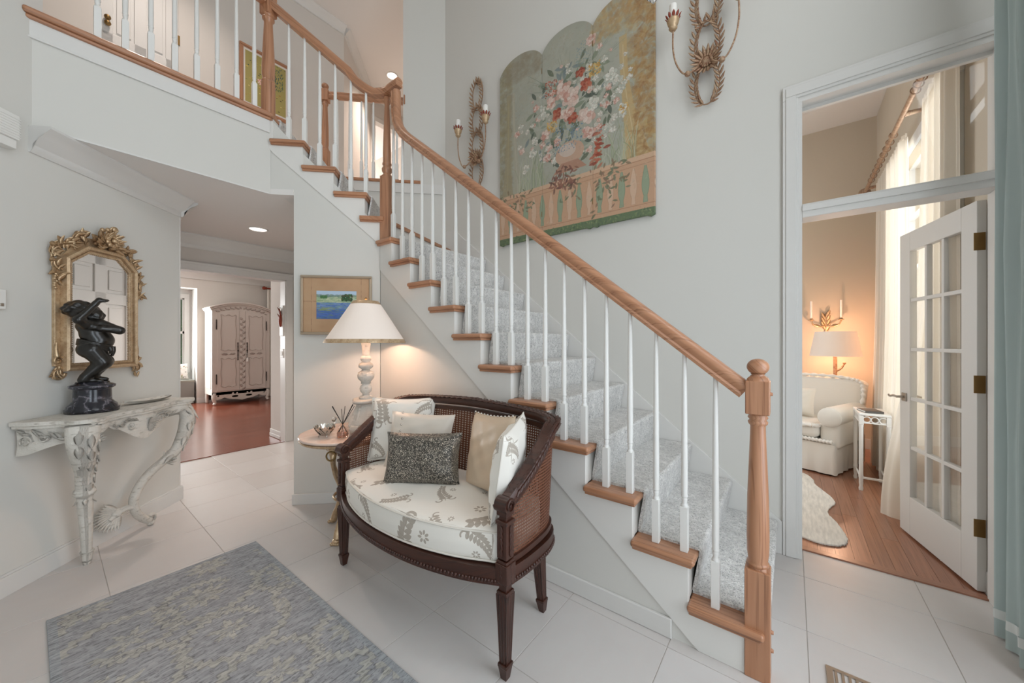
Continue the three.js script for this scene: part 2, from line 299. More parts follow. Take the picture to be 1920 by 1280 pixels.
// left wall with the mirror
{
  const sF = dS(-0.043);
  struct('wall_left', slab([[0, 0], [DL, 0], [DL, 2.6], [sF + 0.05, 2.6], [sF + 0.05, H], [0, H]], null, [DP[0], 0, DP[1]], DU, -0.15), MT.wall, 'off-white wall with the gilt mirror', 'wall');
  const bb = (o) => { const q = onD(0, o); return [q[0], 0, q[1]]; };
  struct('baseboard_left', mg([slab(rect(0, DL + 0.013, 0.0005, 0.1), null, bb(0.013), DU, -0.0125), slab(rect(0, DL + 0.008, 0.1005, 0.112), null, bb(0.008), DU, -0.0075)]), MT.trim, 'white baseboard under the console table', 'baseboard');
}
// hall: left, right, back walls, ceiling
struct('wall_hall_left', slab(rect(3.92, 5.12, 0, 2.6), null, [0.673, 0, 0], [0, -1], -0.15), MT.wallHall, 'hall side wall', 'wall');
struct('wall_hall_door', slab([[0.06, 0], [0.27, 0], [0.27, 2.08], [0.99, 2.08], [0.99, 0], [1.25, 0], [1.25, 2.6], [0.06, 2.6]], null, [1.191, 0, -3.089], DU, 0.10), MT.wallHall, 'angled hall wall with the panelled door', 'wall');
struct('wall_hall_right', slab(rect(3.97, 5.12, 0, 2.6), null, [2.075, 0, 0], [0, -1], 0.1), MT.wallHall, 'hall side wall on the right', 'wall');
struct('wall_hall_back', slab([[-2.175, 0], [-1.885, 0], [-1.885, 2.06], [-0.80, 2.06], [-0.80, 0], [-0.52, 0], [-0.52, 2.6], [-2.175, 2.6]], null, [0, 0, -5.12], [-1, 0], 0.14), MT.wallHall, 'hall wall with the wide cased opening', 'wall');
struct('wall_dining_return', span(1.885, 2.4, 0, 2.74, -5.62, -5.26), MT.wallHall, 'short wall return holding the switch and sconce', 'wall');
struct('ceiling_hall', hslab([[0.673, -5.12], [2.08, -5.12], [2.08, -3.97], [1.191, -3.089], [1.068, -3.222], [-0.06, -3.222], [0.673, -3.94]], 2.427, 2.47), MT.ceiling, 'low hall ceiling under the balcony', 'ceiling');
{
  const t = struct('trim_4', null, null, 'white casing of the wide opening to the dining room', 'casing');
  part('casing_head', mg([span(0.72, 1.965, 2.06, 2.14, -5.12, -5.10, 0.004), span(0.72, 1.965, 2.115, 2.14, -5.12, -5.09, 0.004)]), MT.trim, t);
  part('casing_leg', span(1.885, 1.965, 0, 2.06, -5.12, -5.10, 0.004), MT.trim, t); part('casing_leg', span(0.72, 0.80, 0, 2.06, -5.12, -5.10, 0.004), MT.trim, t);
  part('jamb', span(1.873, 1.886, 0, 2.06, -5.26, -5.11), MT.trim, t); part('jamb', span(0.80, 1.885, 2.048, 2.061, -5.26, -5.11), MT.trim, t);
  part('baseboard', mg([span(1.873, 1.886, 0, 0.1, -5.62, -5.262, 0.003), span(1.868, 1.886, 0.005, 0.045, -5.62, -5.262, 0.003)]), MT.trim, t);
  // crown under the balcony
  const crownP = [[0, 0], [-0.105, 0], [-0.105, -0.012], [-0.085, -0.03], [-0.06, -0.05], [-0.035, -0.085], [-0.02, -0.1], [-0.02, -0.125], [-0.008, -0.14], [0, -0.14]].map((p) => [-p[0], p[1]]);
  const cr = struct('trim_5', null, null, 'white crown moulding under the balcony', 'crown moulding');
  const a = onD(dS(-0.055)), b = [0.673, -3.928], mid = V(1, 0, 0).lerp(V(Q, 0, Q), 0.5).normalize();
  const sc = 1 / Math.cos(PI / 8);
  part('crown', sweep(crownP, [V(a[0], 2.4265, a[1]), V(b[0], 2.4265, b[1])], [V(Q, 0, Q), V(Q, 0, Q)]), MT.trim, cr);
  part('crown', sweep(crownP, [V(0.673, 2.4265, -3.90), V(0.673, 2.4265, -5.12)], V(1, 0, 0)), MT.trim, cr);
  part('crown', sweep(crownP, [V(0.673, 2.4265, -5.12), V(2.075, 2.4265, -5.12)], V(0, 0, 1)), MT.trim, cr);
  part('crown', sweep(crownP, [V(2.075, 2.4265, -3.97), V(2.075, 2.4265, -5.12)], V(-1, 0, 0)), MT.trim, cr);
  part('crown', sweep(crownP, [V(1.245, 2.4265, -3.143), V(2.075, 2.4265, -3.973)], V(-Q, 0, -Q)), MT.trim, cr);
}
// six-panel door of the angled hall wall (seen in the mirror)
{
  const d = struct('door_2', null, null, 'white six-panel door in the angled hall wall, reflected in the mirror', 'door');
  const at = (g) => { const m = new THREE.Matrix4().makeBasis(V(Q, 0, -Q), V(0, 1, 0), V(Q, 0, Q)).setPosition(1.191, 0, -3.089); const o = g.clone(); o.applyMatrix4(m); return o; };
  part('door_leaf', at(span(0.28, 0.98, 0.01, 2.07, 0.03, 0.065)), MT.trim, d);
  const rails = [[0.28, 0.98, 0.01, 0.24], [0.28, 0.98, 0.84, 1.02], [0.28, 0.98, 1.62, 1.72], [0.28, 0.98, 1.96, 2.07], [0.28, 0.385, 0.01, 2.07], [0.58, 0.68, 0.01, 2.07], [0.875, 0.98, 0.01, 2.07]];
  part('stiles_and_rails', at(mg(rails.map(([a, b, c, e]) => span(a, b, c, e, 0.018, 0.032, 0.003)))), MT.trim, d);
  for (const [a, b] of [[0.385, 0.58], [0.68, 0.875]]) for (const [c, e] of [[0.24, 0.84], [1.02, 1.62], [1.72, 1.96]]) part('panel', at(span(a + 0.03, b - 0.03, c + 0.03, e - 0.03, 0.021, 0.034, 0.006)), MT.trim, d);
  part('casing', at(mg([span(0.2, 0.28, 0, 2.15, -0.015, 0.0, 0.003), span(0.98, 1.06, 0, 2.15, -0.015, 0, 0.003), span(0.28, 0.98, 2.07, 2.15, -0.015, 0, 0.003)])), MT.trim, d);
  part('knob', at(mg([cyl(0.008, 0.008, 0.05), ball(0.027, 0, 0.06, 0)]).clone().rotateX(-PI / 2).translate(0.92, 0.93, 0.02)), MT.brass, d);
}
// balcony fascia
{
  const w = struct('wall_balcony', slab(rect(-1.075, 0.055, 2.43, 3.0), null, [0, 0, -3.212], [-1, 0], 0.04), MT.wall, 'white balcony front under the upper railing', 'wall');
  part('trim_board', mg([span(-0.06, 1.068, 2.905, 3.0, -3.212, -3.204), span(-0.06, 1.068, 2.897, 2.908, -3.212, -3.199, 0.003)]), MT.trim, w);
  part('bottom_bead', span(-0.05, 1.068, 2.425, 2.435, -3.222, -3.207), MT.trim, w);
}
// upper hall
struct('wall_upper_back', slab([[-2.454, UP], [-0.80, UP], [-0.80, 5.07], [-0.28, 5.07], [-0.28, UP], [2.5, UP], [2.5, H], [-2.454, H]], null, [0, 0, -4.75], [-1, 0], 0.1), MT.wallHall, 'upper hall wall with the framed garden picture', 'wall');
struct('wall_upper_angle', slab(rect(0, 1.414, UP, H), null, [2.454, 0, -4.75], DU, -0.08), MT.wallHall, 'angled upper hall wall', 'wall');
struct('wall_upper_end', slab([[-4.7, UP], [-4.3, UP], [-4.3, 5.12], [-3.52, 5.12], [-3.52, UP], [-3.4, UP], [-3.4, H], [-4.7, H]], null, [0, 0, -5.75], [-1, 0], 0.1), MT.wallHall, 'upper hall wall with the bright bedroom doorway', 'wall');
struct('wall_upper_right', span(4.7, 4.8, UP, H, -8.6, -3.0), MT.wallHall, 'far side wall of the upper hall', 'wall');
struct('wall_upper_left', span(-2.6, -2.5, UP, H, -4.8, -3.0), MT.wallHall, 'left end wall of the upper hall', 'wall');
struct('wall_upper_front', mg([span(-2.5, -0.1, 2.6, H, -3.3, -3.2), span(2.86, 4.75, UP, H, -3.06, -2.98)]), MT.wallHall, 'upper hall front wall', 'wall');
struct('wall_bedroom', mg([span(2.4, 4.7, UP, H, -8.6, -8.5), span(2.3, 2.4, UP, H, -8.6, -5.0)]), MT.wallHall, 'pale bedroom wall past the upper doorway', 'wall');
{
  const t = struct('trim_6', null, null, 'white crown moulding and door casings of the upper hall', 'crown moulding');
  const cp = [[0, 0], [0.08, 0], [0.08, -0.012], [0.05, -0.04], [0.018, -0.08], [0.018, -0.1], [0, -0.1]];
  part('crown', sweep(cp, [V(-2.5, H, -4.75), V(2.454, H, -4.75)], V(0, 0, 1)), MT.trim, t); part('crown', sweep(cp, [V(2.454, H, -4.75), V(3.454, H, -5.75)], V(Q, 0, Q)), MT.trim, t);
  part('casing', mg([span(3.44, 3.52, UP, 5.12, -5.75, -5.73, 0.004), span(4.3, 4.38, UP, 5.12, -5.75, -5.73, 0.004), span(3.44, 4.38, 5.12, 5.20, -5.75, -5.73, 0.004)]), MT.trim, t);
  const d = struct('door_3', null, null, 'white panelled closet door behind the balcony railing', 'door');
  part('door_leaf', span(0.28, 0.80, UP + 0.01, 5.07, -4.775, -4.765), MT.trim, d);
  part('stiles_and_rails', mg([[0.28, 0.37], [0.5, 0.58], [0.71, 0.80]].map(([a, b]) => span(a, b, UP + 0.01, 5.07, -4.767, -4.752, 0.003)).concat([[3.05, 3.27], [3.86, 4.0], [4.62, 4.72], [4.97, 5.07]].map(([a, b]) => span(0.28, 0.80, a, b, -4.767, -4.752, 0.003)))), MT.trim, d);
  for (const [a, b] of [[0.37, 0.5], [0.58, 0.71]]) for (const [c, e] of [[3.27, 3.86], [4.0, 4.62], [4.72, 4.97]]) part('panel', span(a + 0.02, b - 0.02, c + 0.025, e - 0.025, -4.768, -4.757, 0.004), MT.trim, d);
  part('knob', mg([ball(0.022, 0.335, 4.115, -4.73), ball(0.022, 0.335, 4.065, -4.73), cyl(0.01, 0.01, 0.03, 0, 0, 0).rotateX(PI / 2).translate(0.335, 4.09, -4.755)]), MT.brass, d, 'small brass latch');
  part('hinge', span(0.795, 0.81, 4.18, 4.27, -4.755, -4.742), MT.brass, d);
  const e = struct('door_4', null, null, 'white panelled door standing open beside the bright bedroom doorway', 'door');
  part('door_leaf', mg([span(3.485, 3.52, UP + 0.01, 5.1, -6.5, -5.85), ...[[3.2, 3.85], [4.0, 4.6], [4.7, 5.0]].flatMap(([a, b]) => [[-6.42, -6.22], [-6.13, -5.93]].map(([c, f]) => span(3.515, 3.526, a, b, c, f, 0.004)))]), MT.trim, e);
}
// entry front behind the camera
{
  const ho = [rect(-1.8, -0.5, 0.2, 2.5), rect(0.55, 1.45, 0.2, 2.4), rect(-2.2, 0.2, 3.1, 5.0)];
  struct('wall_front', slab(rect(-2.86, 1.7, 0, H), ho, [0, 0, 1.06], [-1, 0], -0.12), MT.wall, 'entry front wall with tall windows', 'wall').position.z = 0.12;
  for (const [n, x0, x1, y0, y1] of [['window_2', 0.5, 1.8, 0.2, 2.5], ['window_8', -1.45, -0.55, 0.2, 2.4], ['window_3', -0.2, 2.2, 3.1, 5.0]]) {
    const w = struct(n, null, null, 'white muntined entry window, ' + (x1 < 0 ? 'narrow sidelight' : y0 < 1 ? 'lower' : 'upper'), 'window'), nx = 4, dx = (x1 - x0) / nx;
    part('frame', mg([0, 1, 2, 3, 4].map((i) => span(x0 + i * dx - 0.025, x0 + i * dx + 0.025, y0, y1, 1.08, 1.12)).concat([0, 1, 2, 3].map((i) => span(x0, x1, y0 + (y1 - y0) * i / 3 - 0.02, y0 + (y1 - y0) * i / 3 + 0.02, 1.08, 1.12)))), MT.trim, w);
    for (let i = 0; i < nx; i++) for (let j = 0; j < 3; j++) part('pane', span(x0 + i * dx + 0.025, x0 + (i + 1) * dx - 0.025, y0 + (y1 - y0) * j / 3 + 0.02, y0 + (y1 - y0) * (j + 1) / 3 - 0.02, 1.098, 1.102), MT.glass, w);
  }
  struct('wall_entry_left', slab(rect(-1.18, 1.66, 0, H), null, [-1.6, 0, 0], [0, -1], -0.12), MT.wall, 'entry side wall behind the camera', 'wall');
}
// study shell
struct('wall_study_back', span(6.0, 6.1, 0, 3.94, -2.4, 0.95), MT.wallStudy, 'warm cream study wall behind the lamp', 'wall');
struct('wall_study_window', slab(rect(-6.05, -2.86, 0, 3.94), [rect(-4.85, -3.35, 0.55, 2.85)], [0, 0, 0.79], [-1, 0], -0.14), MT.wallStudy, 'cream study wall with the curtained window', 'wall');
struct('wall_study_left', mg([slab(rect(-6.05, -2.86, 0, 3.94), [rect(-5.35, -3.45, 0.7, 2.8)], [0, 0, -2.4], [-1, 0], 0.1), span(2.86, 2.87, 0, 2.7, -2.4, 0.03), span(2.861, 2.87, 2.71, 3.94, -2.4, 0.8)]), MT.wallStudy, 'cream study walls out of view', 'wall');
struct('ceiling_study', span(2.86, 6.05, 3.94, 4.0, -2.45, 0.95), MT.ceiling, 'study ceiling', 'ceiling');
{
  const v = struct('window_7', null, null, 'study side window out of view', 'window'); part('frame', mg([3.45, 4.4, 5.35].map((x) => span(x - 0.03, x + 0.03, 0.7, 2.8, -2.47, -2.43)).concat([0.7, 1.75, 2.8].map((y) => span(3.45, 5.35, y - 0.03, y + 0.03, -2.47, -2.43)))), MT.trim, v); part('pane', span(3.48, 5.32, 0.73, 2.77, -2.452, -2.448), MT.glass, v);
  const w = struct('window_5', null, null, 'white muntined study window between the cream curtains', 'window');
  part('frame', mg([0, 1, 2, 3].map((i) => span(3.35 + i * 0.5 - 0.02, 3.35 + i * 0.5 + 0.02, 0.55, 2.85, 0.845, 0.885)).concat([0, 1, 2, 3, 4, 5].map((i) => span(3.35, 4.85, 0.55 + i * 0.46 - 0.014, 0.55 + i * 0.46 + 0.014, 0.85, 0.88)))), MT.trim, w);
  for (let i = 0; i < 3; i++) for (let j = 0; j < 5; j++) part('pane', span(3.37 + i * 0.5, 3.83 + i * 0.5, 0.565 + j * 0.46, 0.995 + j * 0.46, 0.864, 0.868), MT.glass, w);
  part('casing', mg([span(3.26, 3.35, 0.55, 2.85, 0.77, 0.79, 0.003), span(4.85, 4.94, 0.55, 2.85, 0.77, 0.79, 0.003), span(3.25, 4.95, 2.85, 2.94, 0.768, 0.79, 0.003), span(3.26, 4.94, 0.46, 0.55, 0.75, 0.79, 0.003)]), MT.trim, w);
  struct('baseboard_study', mg([span(2.87, 6.0, 0, 0.12, 0.775, 0.79, 0.003), span(5.985, 6.0, 0, 0.12, -2.4, 0.78, 0.003)]), MT.trim, 'white study baseboard', 'baseboard');
}
// dining room shell
struct('wall_dining_back', slab([[-4.2, 0], [-1.93, 0], [-1.93, 2.38], [0.3, 2.38], [0.3, 0], [1.0, 0], [1.0, 2.74], [-4.2, 2.74]], null, [0, 0, -9.75], [-1, 0], 0.12), MT.wallHall, 'greige dining room wall behind the armoire', 'wall');
struct('wall_dining_alcove', mg([slab(rect(-1.935, 0.305, 0, 2.385), [rect(-1.82, -0.3, 0.75, 2.2)], [0, 0, -10.25], [-1, 0], 0.1), span(1.936, 2.0, 0, 2.384, -10.3, -9.872), span(-0.37, -0.306, 0, 2.384, -10.3, -9.872), span(-0.37, 2.0, 2.386, 2.44, -10.3, -9.872)]), MT.trim, 'white window alcove in the dining room', 'wall');
struct('wall_dining_side', mg([span(-1.1, -1.0, 0, 2.74, -9.8, -5.2), span(4.2, 4.3, 0, 2.74, -9.8, -5.2), span(-1.05, 0.8, 0, 2.74, -5.27, -5.2), span(2.1, 4.25, 0, 2.74, -5.62, -5.5)]), MT.wallHall, 'dining room walls out of view', 'wall');
struct('ceiling_dining', mg([span(-1.1, 4.3, 2.74, 2.78, -9.8, -5.2)]), MT.ceiling, 'dining room ceiling', 'ceiling');
struct('trim_7', sweep([[0, 0], [0.12, 0], [0.12, -0.015], [0.08, -0.05], [0.03, -0.12], [0.02, -0.17], [0, -0.17]], [V(-1, 2.74, -9.75), V(4.2, 2.74, -9.75)], V(0, 0, 1)), MT.trim, 'deep white crown moulding above the armoire', 'crown moulding');
struct('baseboard_dining', mg([span(1.93, 4.2, 0, 0.11, -9.75, -9.735, 0.003)]), MT.trim, 'white dining room baseboard', 'baseboard');
{
  const w = struct('window_6', null, null, 'dining room window with greenery outside', 'window');
  part('frame', mg([0.3, 1.06, 1.82].map((x) => span(x - 0.025, x + 0.025, 0.75, 2.2, -10.32, -10.27)).concat([0.75, 1.47, 2.2].map((y) => span(0.3, 1.82, y - 0.025, y + 0.025, -10.32, -10.27)))), MT.trim, w);
  part('pane', span(0.32, 1.80, 0.77, 2.18, -10.30, -10.296), MT.glass, w); part('casing', mg([span(1.82, 1.9, 0.7, 2.2, -10.25, -10.23, 0.003), span(0.16, 1.9, 2.2, 2.29, -10.25, -10.23, 0.003), span(0.16, 1.9, 0.62, 0.7, -10.25, -10.2, 0.003)]), MT.trim, w);
}
// ---------- staircase ----------
const RI = 0.19, RUN = 0.236, zN = (k) => -0.08 - RUN * (k - 1), sN = { 13: 0.09, 14: 0.327, 15: 0.557, 16: 0.79 };
{
  const st = thing('staircase', 'white staircase with oak tread ends rising along the tall wall and turning left', 'staircase', [XS, 0, -0.08]);
  const back = (g) => { g.translate(-XS, 0, 0.08); return g; };
  const nose = (y, pts) => pts;
  for (let k = 1; k <= 11; k++) {
    const z0 = zN(k), z1 = k === 11 ? -2.648 : zN(k + 1) - 0.03, y = RI * k, front = k === 1 ? 1.645 : 1.62;
    const g = [span(1.62, XW, y - 0.03, y, z1, z0, 0.012)];
    g.push(span(1.634, XW, y - 0.043, y - 0.028, z1 + 0.006, z0 - 0.012, 0.004));
    part('tread', back(along(mg(g), 'z')), MT.oak, st);
    part('riser', back(span(XS + 0.0295, XW - 0.021, y - RI, y - 0.03, z0 - 0.044, z0 - 0.0285)), MT.riser, st);
  }
  // turning steps and upper flight
  const ef = (s, i) => onE(s, i);
  part('tread', back(along(mg([hslab([ef(-0.03, -0.03), ef(0.15, -0.03), ef(0.15, 1.07), [2.73, -2.95]], 2.25, 2.28), hslab([ef(-0.02, -0.016), ef(0.15, -0.016), ef(0.15, 0.3), [1.9, -2.75]], 2.237, 2.252)]), 'x')), MT.oak, st);
  part('riser', back(hslab([ef(-0.02, 0.0), ef(0.0, 0.0), [2.73, -2.99], [2.73, -2.965]], 2.09, 2.25)), MT.riser, st);
  const R45 = (g) => { const o = g.clone(); o.applyMatrix4(new THREE.Matrix4().makeBasis(V(-Q, 0, -Q), V(0, 1, 0), V(Q, 0, -Q)).setPosition(K[0], 0, K[1])); return back(o); };   // local x = along flight, z = inwards
  for (const k of [13, 14, 15, 16]) {
    const s = sN[k], y = RI * k, s1 = k === 16 ? s + 0.08 : s + 0.262;
    part('tread', R45(along(mg([span(s, s1, y - 0.03, y, -0.03, 1.06, 0.011), span(s + 0.012, s1 - 0.005, y - 0.043, y - 0.028, -0.016, 1.06, 0.004)]), k === 16 ? 'z' : 'x')), MT.oak, st);
    part('riser', R45(span(s + 0.0285, s + 0.044, y - RI, y - 0.03, 0.0295, 1.05)), MT.riser, st);
  }
  // stringers
  const lo = [[0.108, 0]]; for (let k = 1; k <= 11; k++) { const u = 0.108 + RUN * (k - 1), y = RI * k - 0.03; lo.push([u, y]); lo.push([k === 11 ? 2.627 : u + RUN, y]); }
  lo.push([2.627, 1.8556], [0.3075, 0]);
  part('stringer', back(slab(lo, null, [XS, 0, 0], [0, -1], 0.03, 0.0015)), MT.riser, st);
  const hi = [[0, 2.06], [0, 2.25], [0.118, 2.25], [0.118, 2.44], [0.355, 2.44], [0.355, 2.63], [0.585, 2.63], [0.585, 2.82], [0.84, 2.82], [0.84, 2.79], [0.8, 2.744]];
  part('stringer', back(slab(hi, null, [K[0], 0, K[1]], E, 0.03, 0.0015)), MT.riser, st);
  part('floor_edge', back(slab(rect(0.8, 0.843, 2.82, 3.01), null, [K[0], 0, K[1]], E, 1.0)), MT.riser, st);
  // skirt on the tall wall
  const sk = (z) => 0.4436 + 0.805 * (-0.357 - z);
  part('wall_skirt', back(slab([[0.047, 0], [0.047, sk(-0.047)], [2.9, sk(-2.9)], [3.05, sk(-2.9)], [3.05, 1.9], [0.35, 0]], null, [XW - 0.0175, 0, 0], [0, -1], 0.0174, 0.002)), MT.trim, st);
  // walls under the flights
  struct('wall_under_stair', slab([[0.29, 0], [2.63, 0], [2.63, 1.9], [2.5, 1.78], [0.3, 0.01]], null, [XS + 0.008, 0, 0], [0, -1], 0.08), MT.wall, 'off-white wall under the lower flight behind the settee', 'wall');
  struct('wall_stair_front', slab([[0, 0], [0.653, 0], [0.653, 2.43], [0.829, 2.43], [0.829, 2.99], [0.8, 2.99], [0.585, 2.76], [0, 2.2]], null, [onE(0, 0.008)[0], 0, onE(0, 0.008)[1]], E, 0.1), MT.wall, 'off-white angled wall with the framed lavender landscape', 'wall');
  struct('baseboard_stair', mg([slab(rect(0.41, 2.64, 0.0005, 0.085), null, [XS - 0.008, 0, 0], [0, -1], 0.016, 0.003), slab(rect(-0.01, 0.662, 0, 0.085), null, [onE(0, -0.008)[0], 0, onE(0, -0.008)[1]], E, 0.016, 0.003)]), MT.trim, 'white baseboard around the foot of the stair walls', 'baseboard');
  const gw = struct('trim_8', null, null, 'oak capped stair opening edge in the upper hall', 'trim');
  part('cap', along(slab(rect(0.27, 1.36, 3.015, 3.05), null, [XW - 0.02 * Q, 0, -3.053 + 0.02 * Q], E, 0.10, 0.008), 'x'), MT.oak, gw);
  part('trim_board', mg([slab(rect(0.0, 1.36, 2.92, 3.015), null, [XW - 0.008 * Q, 0, -3.053 + 0.008 * Q], E, 0.02), slab(rect(0, 1.36, 2.91, 2.925), null, [XW - 0.012 * Q, 0, -3.053 + 0.012 * Q], E, 0.02)]), MT.trim, gw);
  const bc = struct('trim_9', null, null, 'oak nosing along the balcony edge', 'trim');
  part('nosing', along(mg([span(-0.075, 1.085, 3.012, 3.047, -3.32, -3.172, 0.012), span(-0.065, 1.075, 2.994, 3.013, -3.30, -3.19, 0.006)]), 'x'), MT.oak, bc);
}
// runner
{
  const rn = thing('carpet_runner', 'pale flecked looped carpet runner covering the stairs', 'carpet', [1.72, 0, -0.08]);
  const prof = (d) => [[0.26, 0.012], [0.0, 0.012], [-0.01, 0.006], [-0.013, -0.004], [-0.011, -0.02], [0.014, -d], [0.027, -d], [0.001, -0.024], [-0.001, 0.0], [0.26, 0]];
  const piece = (d, len) => { const s = new THREE.Shape(prof(d).map((p) => V2(p[0], p[1]))); return new THREE.ExtrudeGeometry(s, { depth: len, bevelEnabled: false, steps: 1 }); };
  for (let k = 1; k <= 11; k++) {
    const g = piece(k === 1 ? 0.188 : 0.178, 0.985);       // local x = into the stair, z = width
    g.applyMatrix4(new THREE.Matrix4().makeBasis(V(0, 0, -1), V(0, 1, 0), V(1, 0, 0)).setPosition(1.722, RI * k, zN(k)));
    g.translate(-1.72, 0, 0.08); part('carpet_step', boxUV(g), MT.carpet, rn);
  }
  for (const k of [13, 14, 15, 16]) {
    const g = piece(0.178, 0.93); const p = onE(sN[k], 0.075);
    g.applyMatrix4(new THREE.Matrix4().makeBasis(V(-Q, 0, -Q), V(0, 1, 0), V(Q, 0, -Q)).setPosition(p[0], RI * k, p[1]));
    g.translate(-1.72, 0, 0.08); part('carpet_step', boxUV(g), MT.carpet, rn);
  }
  const g = hslab([onE(-0.035, 0.08), onE(0.13, 0.08), onE(0.13, 1.03), [2.70, -2.96]], 2.28, 2.292); g.translate(-1.72, 0, 0.08); part('carpet_step', boxUV(g), MT.carpet, rn);
}
// ---------- railings ----------
const balCache = new Map();
function balusterGeo(h) {
  const key = Math.round(h * 200); if (balCache.has(key)) return balCache.get(key);
  const b = 0.20, g = mg([bx(0.031, b - 0.008, 0.031, 0, (b - 0.008) / 2, 0, 0.002),
    lathe([[0.0135, b - 0.012], [0.0155, b - 0.004], [0.0125, b + 0.002], [0.0095, b + 0.008], [0.0125, b + 0.020], [0.0125, b + 0.026], [0.0105, b + 0.03], [0.0135, b + 0.034], [0.0145, b + 0.037], [0.0125, b + 0.043], [0.0138, b + 0.09], [0.013, b + 0.25], [0.0088, h]], 14)]);
  balCache.set(key, g); return g;
}
const railP = [[-0.028, -0.032], [0.028, -0.032], [0.03, -0.02], [0.024, -0.012], [0.031, 0.004], [0.029, 0.018], [0.018, 0.03], [0, 0.034], [-0.018, 0.03], [-0.029, 0.018], [-0.031, 0.004], [-0.024, -0.012], [-0.03, -0.02]];
const yR = (z) => 1.088 + 0.805 * (-0.144 - z), yRu = (s) => 3.64 + 0.815 * (s - 0.478);
const vase = (r, y0, y1) => [[r * 0.72, y0 - 0.004], [r * 1.0, y0 + 0.006], [r * 1.0, y0 + 0.014], [r * 0.86, y0 + 0.02], [r * 0.97, y0 + 0.05], [r, y0 + 0.11], [r * 0.95, lerp(y0, y1, 0.45)], [r * 0.7, lerp(y0, y1, 0.86)], [r * 0.68, y1 - 0.045], [r * 0.86, y1 - 0.036], [r * 0.9, y1 - 0.028], [r * 0.74, y1 - 0.022], [r * 0.92, y1 - 0.012], [r * 0.7, y1 + 0.004]];
{
  const rl = thing('stair_railing', 'oak handrail with white turned balusters sweeping up the stairs', 'railing', [1.686, 0, -0.104]);
  const B = (x, y, z, h) => { const o = part('baluster', balusterGeo(h), MT.baluster, rl); o.position.set(x - 1.686, y, z + 0.104); return o; };
  for (let k = 1; k <= 11; k++) for (const d of [0.05, 0.168]) {
    if (k === 1 && d < 0.1) continue; if (k === 11 && d > 0.1) continue;
    const z = zN(k) - d, y = RI * k; B(1.686, y, z, k === 11 ? 0.86 : yR(z) - 0.034 - y);
  }
  for (const k of [13, 14, 15]) for (const d of [0.025, 0.142]) { const s = sN[k] + d, p = onE(s, 0.03); B(p[0], RI * k, p[1], Math.max(yRu(s), 3.36 + 0.5 * Math.max(0, s - 0.16)) - 0.034 - RI * k).rotation.y = PI / 4; }
  // newel at the foot
  const nw = sub('newel_post', rl);
  part('shaft', along(mg([bx(0.082, 0.41, 0.082, 0, 0.205, 0, 0.003), lathe(vase(0.037, 0.417, 1.0), 24), lathe([[0.04, 0.40], [0.041, 0.408], [0.036, 0.424]], 4).rotateY(PI / 4), bx(0.078, 0.128, 0.078, 0, 1.066, 0, 0.004), lathe([[0.054, 1.122], [0.045, 1.14], [0.03, 1.148]], 4).rotateY(PI / 4)]), 'y'), MT.oak, nw);
  part('ball_cap', along(mg([lathe([[0.03, 1.135], [0.026, 1.147], [0.02, 1.151], [0.025, 1.156]], 20), ball(0.037, 0, 1.182, 0, 1, 0.86, 1, 20)]), 'x'), MT.oak, nw);
  for (const [x, y, z] of [[0.012, 0.10, 0.041], [0.012, 0.17, 0.041], [0, 1.08, 0.039]]) part('bolt_plug', cyl(0.008, 0.006, 0.008).rotateX(PI / 2).translate(x, y, z), MT.oak, nw);
  // newel at the turn
  const n2 = sub('newel_post', rl, [1.70 - 1.686, 0, -2.60 + 0.104], 0);
  part('shaft', along(mg([tf(bx(0.08, 0.54, 0.08, 0, 2.345, 0, 0.003), { r: [0, PI / 8, 0] }), lathe([[0.036, 2.61], [0.042, 2.62], [0.032, 2.63], [0.028, 2.64], [0.038, 2.655], [0.041, 2.675], [0.034, 2.69], [0.028, 2.70], [0.036, 2.712], [0.036, 2.722], [0.031, 2.73], [0.032, 2.80], [0.028, 2.95], [0.019, 3.20], [0.026, 3.215], [0.02, 3.235], [0.026, 3.25], [0.022, 3.262]], 22)]), 'y'), MT.oak, n2);
  // newel at the top
  const t3 = onE(0.85, 0.03), n3 = sub('newel_post', rl, [t3[0] - 1.686, 0, t3[1] + 0.104]);
  part('shaft', along(mg([lathe([[0.05, 3.047], [0.05, 3.29], [0.046, 3.306]], 8), lathe([[0.04, 3.3], [0.046, 3.308], [0.046, 3.316], [0.038, 3.322], [0.044, 3.36], [0.045, 3.43], [0.04, 3.55], [0.03, 3.76], [0.03, 3.785], [0.042, 3.80], [0.042, 3.81], [0.034, 3.816], [0.044, 3.832]], 22), tf(bx(0.084, 0.2, 0.084, 0, 3.93, 0, 0.004), { r: [0, PI / 8, 0] })]), 'y'), MT.oak, n3);
  part('ball_cap', along(ball(0.04, 0, 4.075, 0, 1, 0.86, 1, 16), 'x'), MT.oak, n3);
  // handrail: straight, gooseneck, easing, straight
  const pts = [], sides = [], add = (x, y, z, sx, sz) => { pts.push(V(x - 1.686, y, z + 0.104)); sides.push(V(sx, 0, sz)); };
  for (let i = 0; i <= 10; i++) { const z = lerp(-0.143, -2.29, i / 10); add(1.686, yR(z), z, 1, 0); }
  const A = [-2.29, yR(-2.29)];
  for (const [z, y] of [[-2.355, A[1] + 0.058], [-2.405, A[1] + 0.12], [-2.438, A[1] + 0.19], [-2.45, A[1] + 0.26], [-2.452, 3.24]]) add(1.686, y, z, 1, 0);
  part('handrail', along(sweep(railP, pts, sides), 'z'), MT.oak, rl);
  const p2 = [], s2 = []; const add2 = (x, y, z, sx, sz) => { p2.push(V(x - 1.686, y, z + 0.104)); s2.push(V(sx, 0, sz)); };
